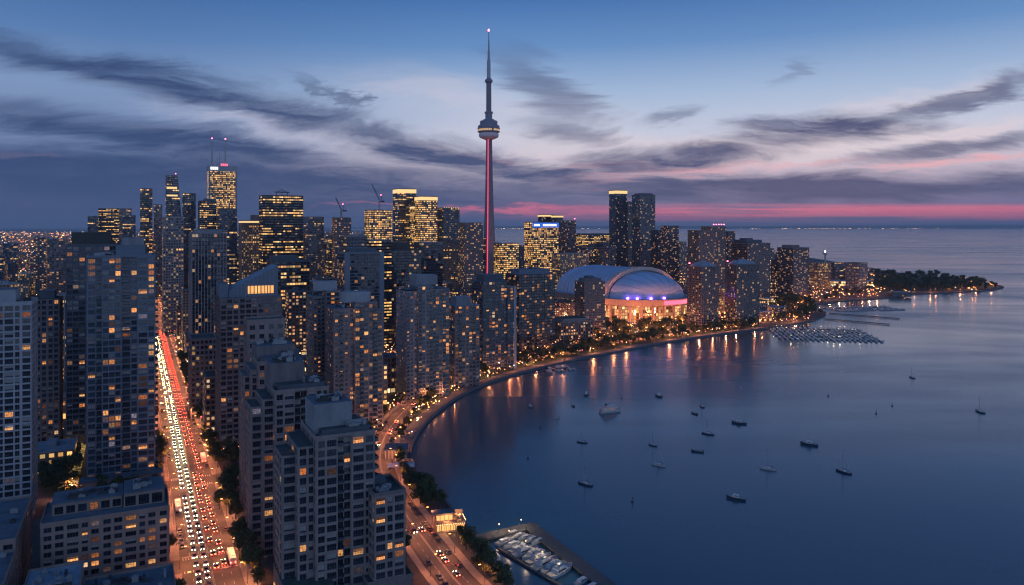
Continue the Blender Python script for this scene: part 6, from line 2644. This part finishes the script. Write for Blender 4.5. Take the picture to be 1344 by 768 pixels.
def sailboat(L, dark):
    r = empty('sailboat', (0, 0, -500))
    B = L * .30
    hull_mb(L, B, L * .085).build('hull', [M['hull_dark' if dark else 'hull_white'], M['deck']], r)
    cab = cabin_mb(B * .32, -L * .12, L * .2, L * .08, L * .14).build('cabin', M['hull_white'], r)
    b = MB()
    for s_ in (-1, 1):
        b.box(min(s_ * B * .29, s_ * B * .31), -L * .08, L * .095, max(s_ * B * .29, s_ * B * .31), L * .1, L * .12)
    b.build('cabin_window', M['glass'], cab)
    b = MB()
    b.tube((0, L * .06, L * .08), (0, L * .06, L * 1.28), L * .010 + .06, L * .006 + .05, 6)
    b.tube((-B * .28, L * .06, L * .75), (B * .28, L * .06, L * .75), .04)
    ms_ = b.build('mast', M['mast'], r)
    b = MB()
    b.tube((0, L * .05, L * .2), (0, -L * .36, L * .19), .06)
    b.tube((0, L * .02, L * .215), (0, -L * .34, L * .205), L * .016, L * .012)
    b.build('boom', M['canvas'], ms_)
    b = MB()
    b.tube((0, L * .06, L * 1.26), (0, L * .49, L * .11), .025, n=4)
    b.tube((0, L * .06, L * 1.26), (0, -L * .49, L * .09), .025, n=4)
    for s_ in (-1, 1):
        b.tube((0, L * .06, L * 1.2), (s_ * B * .47, L * .02, L * .09), .02, n=4)
    b.build('rigging', M['mast'], ms_)
    return r


def yacht(L, fly=True):
    r = empty('motor_yacht', (0, 0, -500))
    B = L * .30
    hull_mb(L, B, L * .10).build('hull', [M['hull_white'], M['deck']], r)
    cab = cabin_mb(B * .40, -L * .30, L * .24, L * .09, L * .185, L * .1).build('cabin', M['hull_white'], r)
    b = MB()
    for s_ in (-1, 1):
        x = s_ * B * .385
        b.box(min(x, x + s_ * .03), -L * .26, L * .125, max(x, x + s_ * .03), L * .06, L * .165)
    b.face([(-B * .30, L * .20, L * .12), (B * .30, L * .20, L * .12), (B * .27, L * .155, L * .17), (-B * .27, L * .155, L * .17)])
    b.build('cabin_window', M['glass'], cab)
    if fly:
        fb_ = cabin_mb(B * .32, -L * .24, L * .08, L * .19, L * .235, L * .05).build('flybridge', M['hull_white'], r)
        b = MB()
        b.box(-B * .3, -L * .22, L * .31, B * .3, -L * .02, L * .318)
        for s_ in (-1, 1):
            b.tube((s_ * B * .27, -L * .2, L * .23), (s_ * B * .27, -L * .18, L * .31), .05)
            b.tube((s_ * B * .27, -L * .04, L * .23), (s_ * B * .27, -L * .05, L * .31), .05)
        b.build('bimini', M['canvas'], fb_)
    b = MB()
    for s_ in (-1, 1):
        b.tube((s_ * B * .45, -L * .1, L * .16), (s_ * B * .2, L * .43, L * .185), .03, n=4)
    b.tube((-B * .2, L * .43, L * .185), (B * .2, L * .43, L * .185), .03, n=4)
    b.build('bow_rail', M['mast'], r)
    return r


def small_boat(L):
    r = empty('open_boat', (0, 0, -500))
    hull_mb(L, L * .36, L * .11).build('hull', [M['hull_dark'], M['deck']], r)
    b = MB()
    for y in (-.25, 0, .2):
        b.box(-L * .14, y * L - .15, L * .10, L * .14, y * L + .15, L * .125)
    b.build('bench', M['deck'], r)
    b = MB()
    b.box(-.2, -L * .54, L * .02, .2, -L * .49, L * .22)
    b.build('outboard_motor', M['dark_metal'], r)
    return r


def cabin_boat(L):
    r = empty('cabin_boat', (0, 0, -500))
    hull_mb(L, L * .33, L * .11).build('hull', [M['hull_dark'], M['deck']], r)
    cabin_mb(L * .11, -L * .15, L * .2, L * .10, L * .24, L * .06).build('cabin', M['hull_white'], r)
    b = MB()
    for s_ in (-1, 1):
        b.box(min(s_ * L * .098, s_ * L * .108), -L * .1, L * .16, max(s_ * L * .098, s_ * L * .108), L * .08, L * .21)
    b.build('cabin_window', M['glass'], r)
    b = MB()
    b.tube((0, 0, L * .24), (0, 0, L * .55), .05)
    b.build('antenna', M['mast'], r)
    return r


def put(src, p, heading, label, cat, group=None, sc=1.0):
    c = copy_tree(src)
    c.location = (p.x, p.y, WL)
    c.rotation_euler = (0, 0, heading)
    c.scale = (sc, sc, sc)
    tag(c, label, cat, group)
    return c


SAIL_D, SAIL_W, YA, YB, OPEN, CABIN = sailboat(10, True), sailboat(10, False), yacht(14), yacht(11, False), small_boat(6), cabin_boat(9)
HD = R(40)
moored = [
    (SAIL_D, 768, 636, .95, 50, "dark sailboat moored nearest the camera left of centre on the bay"),
    (SAIL_W, 864, 611, .92, 55, "sailboat moored below a smaller one, left part of the open bay"),
    (SAIL_D, 857, 585, .7, 45, "small sailboat just above another sailboat, left part of the open bay"),
    (SAIL_W, 1008, 616, 1.0, 60, "sailboat with a tall lit mast in the middle of the open bay"),
    (SAIL_D, 1107, 620, 1.0, 35, "lone sailboat moored right of the tall-masted one on the open bay"),
    (CABIN, 966, 655, 1.15, 62, "low cabin boat with an upright aerial, nearest boat in the open bay"),
    (SAIL_D, 929, 570, .9, 55, "sailboat moored above the unmasted rowing boat on the bay"),
    (CABIN, 970, 556, 1.2, 65, "cabin boat moored right of the sailboat in the upper bay"),
    (CABIN, 1062, 584, 1.25, 60, "cabin boat moored alone on the right half of the bay"),
    (OPEN, 915, 593, 1.3, 65, "dark open boat without a mast low in the water"),
    (SAIL_D, 764, 581, .75, 70, "small sailboat moored straight above the nearest dark sailboat"),
    (CABIN, 770, 518, 1.2, -20, "dark cabin boat close to the first dock of the quay"),
    (CABIN, 864, 520, 1.15, 20, "cabin boat moored alone right of the ferry"),
    (SAIL_W, 732, 549, .75, -30, "small sailboat in the dark reflections of the towers, nearest of the left trio"),
    (CABIN, 696, 534, .8, 20, "small pale boat lit by the quay, near the curved wall"),
    (OPEN, 752, 533, 1.1, 10, "little boat with its stern up between the quay and the ferry"),
    (SAIL_D, 921, 534, .8, 10, "far small sailboat of the upper bay, above an open boat"),
    (OPEN, 911, 543, 1.3, 20, "open boat beside the far small sailboat of the upper bay"),
    (SAIL_D, 1286, 541, 1.0, 5, "black sailboat silhouette at the right border of the bay"),
    (SAIL_D, 1197, 496, .85, 5, "distant black sailboat silhouette off the marina breakwaters"),
]
for src, px, py, sc, hd, lab in moored:
    c = put(src, gp(px, py, WL), R(hd), lab, 'sailboat' if 'sail' in src.name else 'boat', None, sc)
# ferry
FE = empty('harbour_ferry', (0, 0, 0))
tag(FE, "white double-deck harbour ferry with lit windows, largest vessel on the bay", 'ferry')
hull_mb(22, 6.5, 1.8).build('hull', [M['hull_white'], M['deck']], FE)
b = MB()
b.box(-2.7, -9, 1.7, 2.7, 6, 4.2)
b.build('lower_deckhouse', M['hull_white'], FE)
b = MB()
b.box(-2.3, -7, 4.22, 2.3, 3.5, 6.4)
b.build('upper_deckhouse', M['hull_white'], FE)
b = MB()
for s_ in (-1, 1):
    for i in range(8):
        b.box(min(s_ * 2.71, s_ * 2.76), -8.3 + i * 1.75, 2.6, max(s_ * 2.71, s_ * 2.76), -7.0 + i * 1.75, 3.6)
    for i in range(5):
        b.box(min(s_ * 2.31, s_ * 2.36), -6.4 + i * 1.9, 4.9, max(s_ * 2.31, s_ * 2.36), -5.0 + i * 1.9, 5.8)
b.build('window', M['lit_dim'], FE)
b = MB()
b.tube((0, -2, 6.4), (0, -2, 10), .12)
b.box(-.8, -5.2, 6.42, .8, -3.6, 8.2)
b.build('funnel', M['hull_dark'], FE)
FE.location = gp(801, 541, WL)
FE.rotation_euler = (0, 0, R(-68))
FE.scale = (.85, .85, .85)
# buoys
for px, py, lab in ((693, 602, "dark buoy near the curved quay in the shaded water"), (830, 659, "dark buoy floating alone low in the open bay"), (709, 562, "small dark buoy left of the small sailboat"), (1171, 533, "small dark buoy in the right half of the bay"),
                    (1087, 520, "small dark buoy in the upper middle of the bay"), (816, 523, "small dark buoy above the ferry"), (1150, 543, "tiny dark buoy left of the one in the right half of the bay")):
    r = empty('buoy', gp(px, py, WL), 0, lab, 'buoy')
    b = MB()
    b.rings([(.25, -.4), (.8, -.2), (.8, .4), (.3, .6)], 10)
    b.build('float', M['hull_dark'], r)
    b = MB()
    b.tube((0, 0, .5), (0, 0, 2.2), .14)
    b.rings([(.35, 1.7), (.35, 2.1), (.05, 2.6)], 8)
    b.build('top_mark', M['dark_metal'], r)

# ------------------------------------------------------------------ near marina
def pier(name, pts, width, label, piles=True, z=.0):
    r = empty(name, (0, 0, 0), 0, label, 'pier')
    b = MB()
    for a, c in zip(pts, pts[1:]):
        t = (c - a).normalized()
        n_ = Vector((t.y, -t.x, 0))
        q = [a - n_ * width / 2, a + n_ * width / 2, c + n_ * width / 2 + t * width / 2, c - n_ * width / 2 + t * width / 2]
        b.prism([(v.x, v.y) for v in (q if (q[1] - q[0]).cross(q[2] - q[0]).z > 0 else q[::-1])], WL + .8 + z, WL + 1.5 + z, 0)
        z += .004
    b.build('deck', M['pier'], r)
    if piles:
        b = MB()
        for a, c in zip(pts, pts[1:]):
            L = (c - a).length
            t = (c - a).normalized()
            n_ = Vector((t.y, -t.x, 0))
            k = 2.0
            while k < L:
                for s_ in (-1, 1):
                    p = a + t * k + n_ * (s_ * (width / 2 - .3))
                    b.tube((p.x, p.y, WL - 2), (p.x, p.y, WL + 2.1), .18)
                k += 6
        b.build('pile', M['seawall'], r)
    return r


pier('breakwater_pier', [gp(622, 707, WL + 1.5), gp(696, 690, WL + 1.5), gp(806, 775, WL + 1.5), gp(830, 800, WL + 1.5)], 7.0, "dark L-shaped breakwater pier sheltering the near marina")
A, B = gp(735, 753, WL), gp(664, 712, WL)
BD = R(-45)
dirb = Vector((math.sin(R(45)), math.cos(R(45)), 0))
n = 9
for i in range(n):
    p = A.lerp(B, i / (n - 1)) + dirb * random.uniform(-.8, .8)
    src = YA if i < 6 else YB
    put(src, p, BD + R(random.uniform(-4, 4)) + (math.pi if i % 3 == 1 else 0), "white motor yacht lying side by side in the near marina", 'motor yacht', "yachts in the near marina", random.uniform(.95, 1.12) * (1.0 if i < 6 else .9))
A2, B2 = gp(700, 726, WL), gp(646, 714, WL)
for i in range(5):
    p = gp(706, 712, WL).lerp(gp(672, 702, WL), i / 4)
    put(YB, p, BD + math.pi + R(random.uniform(-6, 6)), "smaller white motorboat berthed along the inner pier of the near marina", 'motorboat', "motorboats at the inner pier", random.uniform(.7, .9))
for px, py in ((765, 764), (778, 772), (790, 781), (752, 778)):
    put(YB, gp(px, py, WL), BD + R(random.uniform(-6, 6)), "motorboat at the picture's bottom edge beside the breakwater pier", 'motorboat', "motorboats at the bottom edge", .9)
pier('finger_pier', [gp(655, 722, WL), gp(735, 770, WL)], 1.6, "narrow finger pier at the yachts' sterns in the near marina", False, -.6)

for px, py in ((668, 712), (690, 726), (712, 741), (734, 757), (655, 703), (684, 697)):
    p = gp(px, py, WL)
    r = empty('dock_lamp', (p.x, p.y, WL + .7), 0, "warm dock lamp among the yachts of the near marina", 'lamp', "dock lamps of the near marina")
    b = MB()
    b.tube((0, 0, 0), (0, 0, 4.4), .07)
    b.build('pole', M['dark_metal'], r)
    b = MB()
    b.rings([(.1, 4.4), (.2, 4.5), (.2, 4.75), (.05, 4.9)], 8)
    b.build('lamp_head', M['far_gold'], r)
    l = LIGHTS.get('near_dock')
    if l is None:
        l = bpy.data.lights.new('dock_light', 'POINT')
        l.energy = 900
        l.color = (1, .72, .42)
        l.shadow_soft_size = .3
        LIGHTS['near_dock'] = l
    o = link('dock_light', l, r)
    o.location = (0, 0, 5.4)
# ------------------------------------------------------------------ far marinas
M['dock_lamp'] = emat('dock_lamp', (1.0, 0.80, 0.52), 5.0)
def far_boat(kind, seed):
    rnd = random.Random(seed)
    b = MB()
    L = rnd.uniform(9, 13)
    b.merge(hull_mb(L, L * .3, L * .1, 0, 1), Matrix.Identity(4))
    k = len(b.m)
    b.merge(cabin_mb(L * .11, -L * .2, L * .2, L * .09, L * (.15 if kind else .21), L * .06), Matrix.Identity(4))
    if kind:
        b.tube((0, L * .06, L * .08), (0, L * .06, L * 1.3), .12, .08, 5, 2)
        b.tube((0, L * .05, L * .2), (0, -L * .36, L * .19), .18, .15, 5, 3)
    return b.mesh('moored_boat', [M['hull_white'], M['deck'], M['mast'], M['canvas']])


FB = [far_boat(1, 1), far_boat(1, 2), far_boat(0, 3), far_boat(1, 4), far_boat(0, 5)]


def berth(p, hd, label, group, dark=False):
    if inside(p) or near_line(p, SHORE_ALL) < 5:
        return
    o = link('moored_boat', random.choice(FB), None, (p.x, p.y, WL), hd)
    tag(o, label, 'boat', group)


def marina(a, b_, rows, sp, label, group, dlab, lamps=0, jitter=.1):
    """a-b: the main dock from the shore out; boats on both sides on finger docks"""
    t = (b_ - a).normalized()
    n_ = Vector((-t.y, t.x, 0))
    L = (b_ - a).length
    for k, dl in zip(rows, dlab):
        pier('dock', [a + n_ * k, b_ + n_ * k], 2.4, dl, False, -.5)
        u = 4
        while u < L:
            for s_ in (-1, 1):
                if random.random() < .88:
                    berth(a + t * u + n_ * (k + s_ * 7.6), math.atan2(n_.y * s_, n_.x * s_) - math.pi / 2 + random.uniform(-jitter, jitter), label, group)
            u += sp
    for i in range(lamps):
        k = random.choice(rows)
        p = a + t * random.uniform(4, L) + n_ * k
        r_ = empty('dock_lamp', (p.x, p.y, WL + 1), 0, "small bright lamp on the docks of the crowded outer marina", 'lamp', "dock lamps of the outer marina")
        b = MB()
        b.tube((0, 0, 0), (0, 0, 3.6), .08)
        b.build('pole', M['dark_metal'], r_)
        b = MB()
        b.box(-.2, -.2, 3.6, .2, .2, 4.0)
        b.build('lamp_head', M['dock_lamp'], r_)
        l = LIGHTS.get('dock')
        if l is None:
            l = bpy.data.lights.new('dock_light', 'POINT')
            l.energy = 150
            l.color = (1, .8, .5)
            l.shadow_soft_size = .4
            LIGHTS['dock'] = l
        o = link('dock_light', l, r_)
        o.location = (0, 0, 4.9)


marina(gp(1012, 437, WL), gp(1142, 440, WL), (-55, -30, -5, 20, 45), 6.2, "boat packed into the crowded outer marina beyond the quay's end", "boats in the outer marina", ("front dock of the crowded outer marina, nearest the open bay", "second dock of the crowded outer marina, behind the front one", "middle dock of the five in the crowded outer marina", "fourth dock of the crowded outer marina, before the rear one", "rear dock of the crowded outer marina, nearest the breakwaters"), 22)
marina(gp(1090, 407, WL), gp(1178, 405, WL), (-14, 20), 7.0, "boat in the sparser inner marina behind the breakwaters", "boats in the inner marina", ("nearer dock of the sparser inner marina", "farther dock of the sparser inner marina"), 0)
marina(gp(712, 487, WL), gp(752, 483, WL), (0,), 4.6, "dark boat at the short dock on the curved quay", "boats at the quay's short dock", ("short dock sticking out from the curved quay",), 0)
for a, c, lab in (((1088, 411), (1178, 418), "upper of the two long low breakwaters by the outer marina"), ((1082, 418.5), (1165, 425.5), "lower of the two long low breakwaters by the outer marina")):
    pier('breakwater', [gp(*a, WL + 1), gp(*c, WL + 1)], 5.0, lab, False)
for src in (SAIL_D, SAIL_W, YA, YB, OPEN, CABIN):
    for ch in list(src.children_recursive):
        bpy.data.objects.remove(ch)
    bpy.data.objects.remove(src)

# ------------------------------------------------------------------ haze
hz = MB()
hz.box(-60000, -2200, WL - 3.5, 60000, 52000, 640)
m = bpy.data.materials.new('haze')
m.use_nodes = True
m.node_tree.nodes.clear()
t = NT(m.node_tree)
pv = t.n.new('ShaderNodeVolumePrincipled')
pv.inputs['Color'].default_value = (0.80, 0.86, 1.0, 1)
pv.inputs['Density'].default_value = 3.4e-5
o = t.n.new('ShaderNodeOutputMaterial')
t.l.new(pv.outputs[0], o.inputs['Volume'])
m.cycles.volume_sampling = 'EQUIANGULAR' if False else 'MULTIPLE_IMPORTANCE'
tag(hz.build('haze', m), kind='stuff')
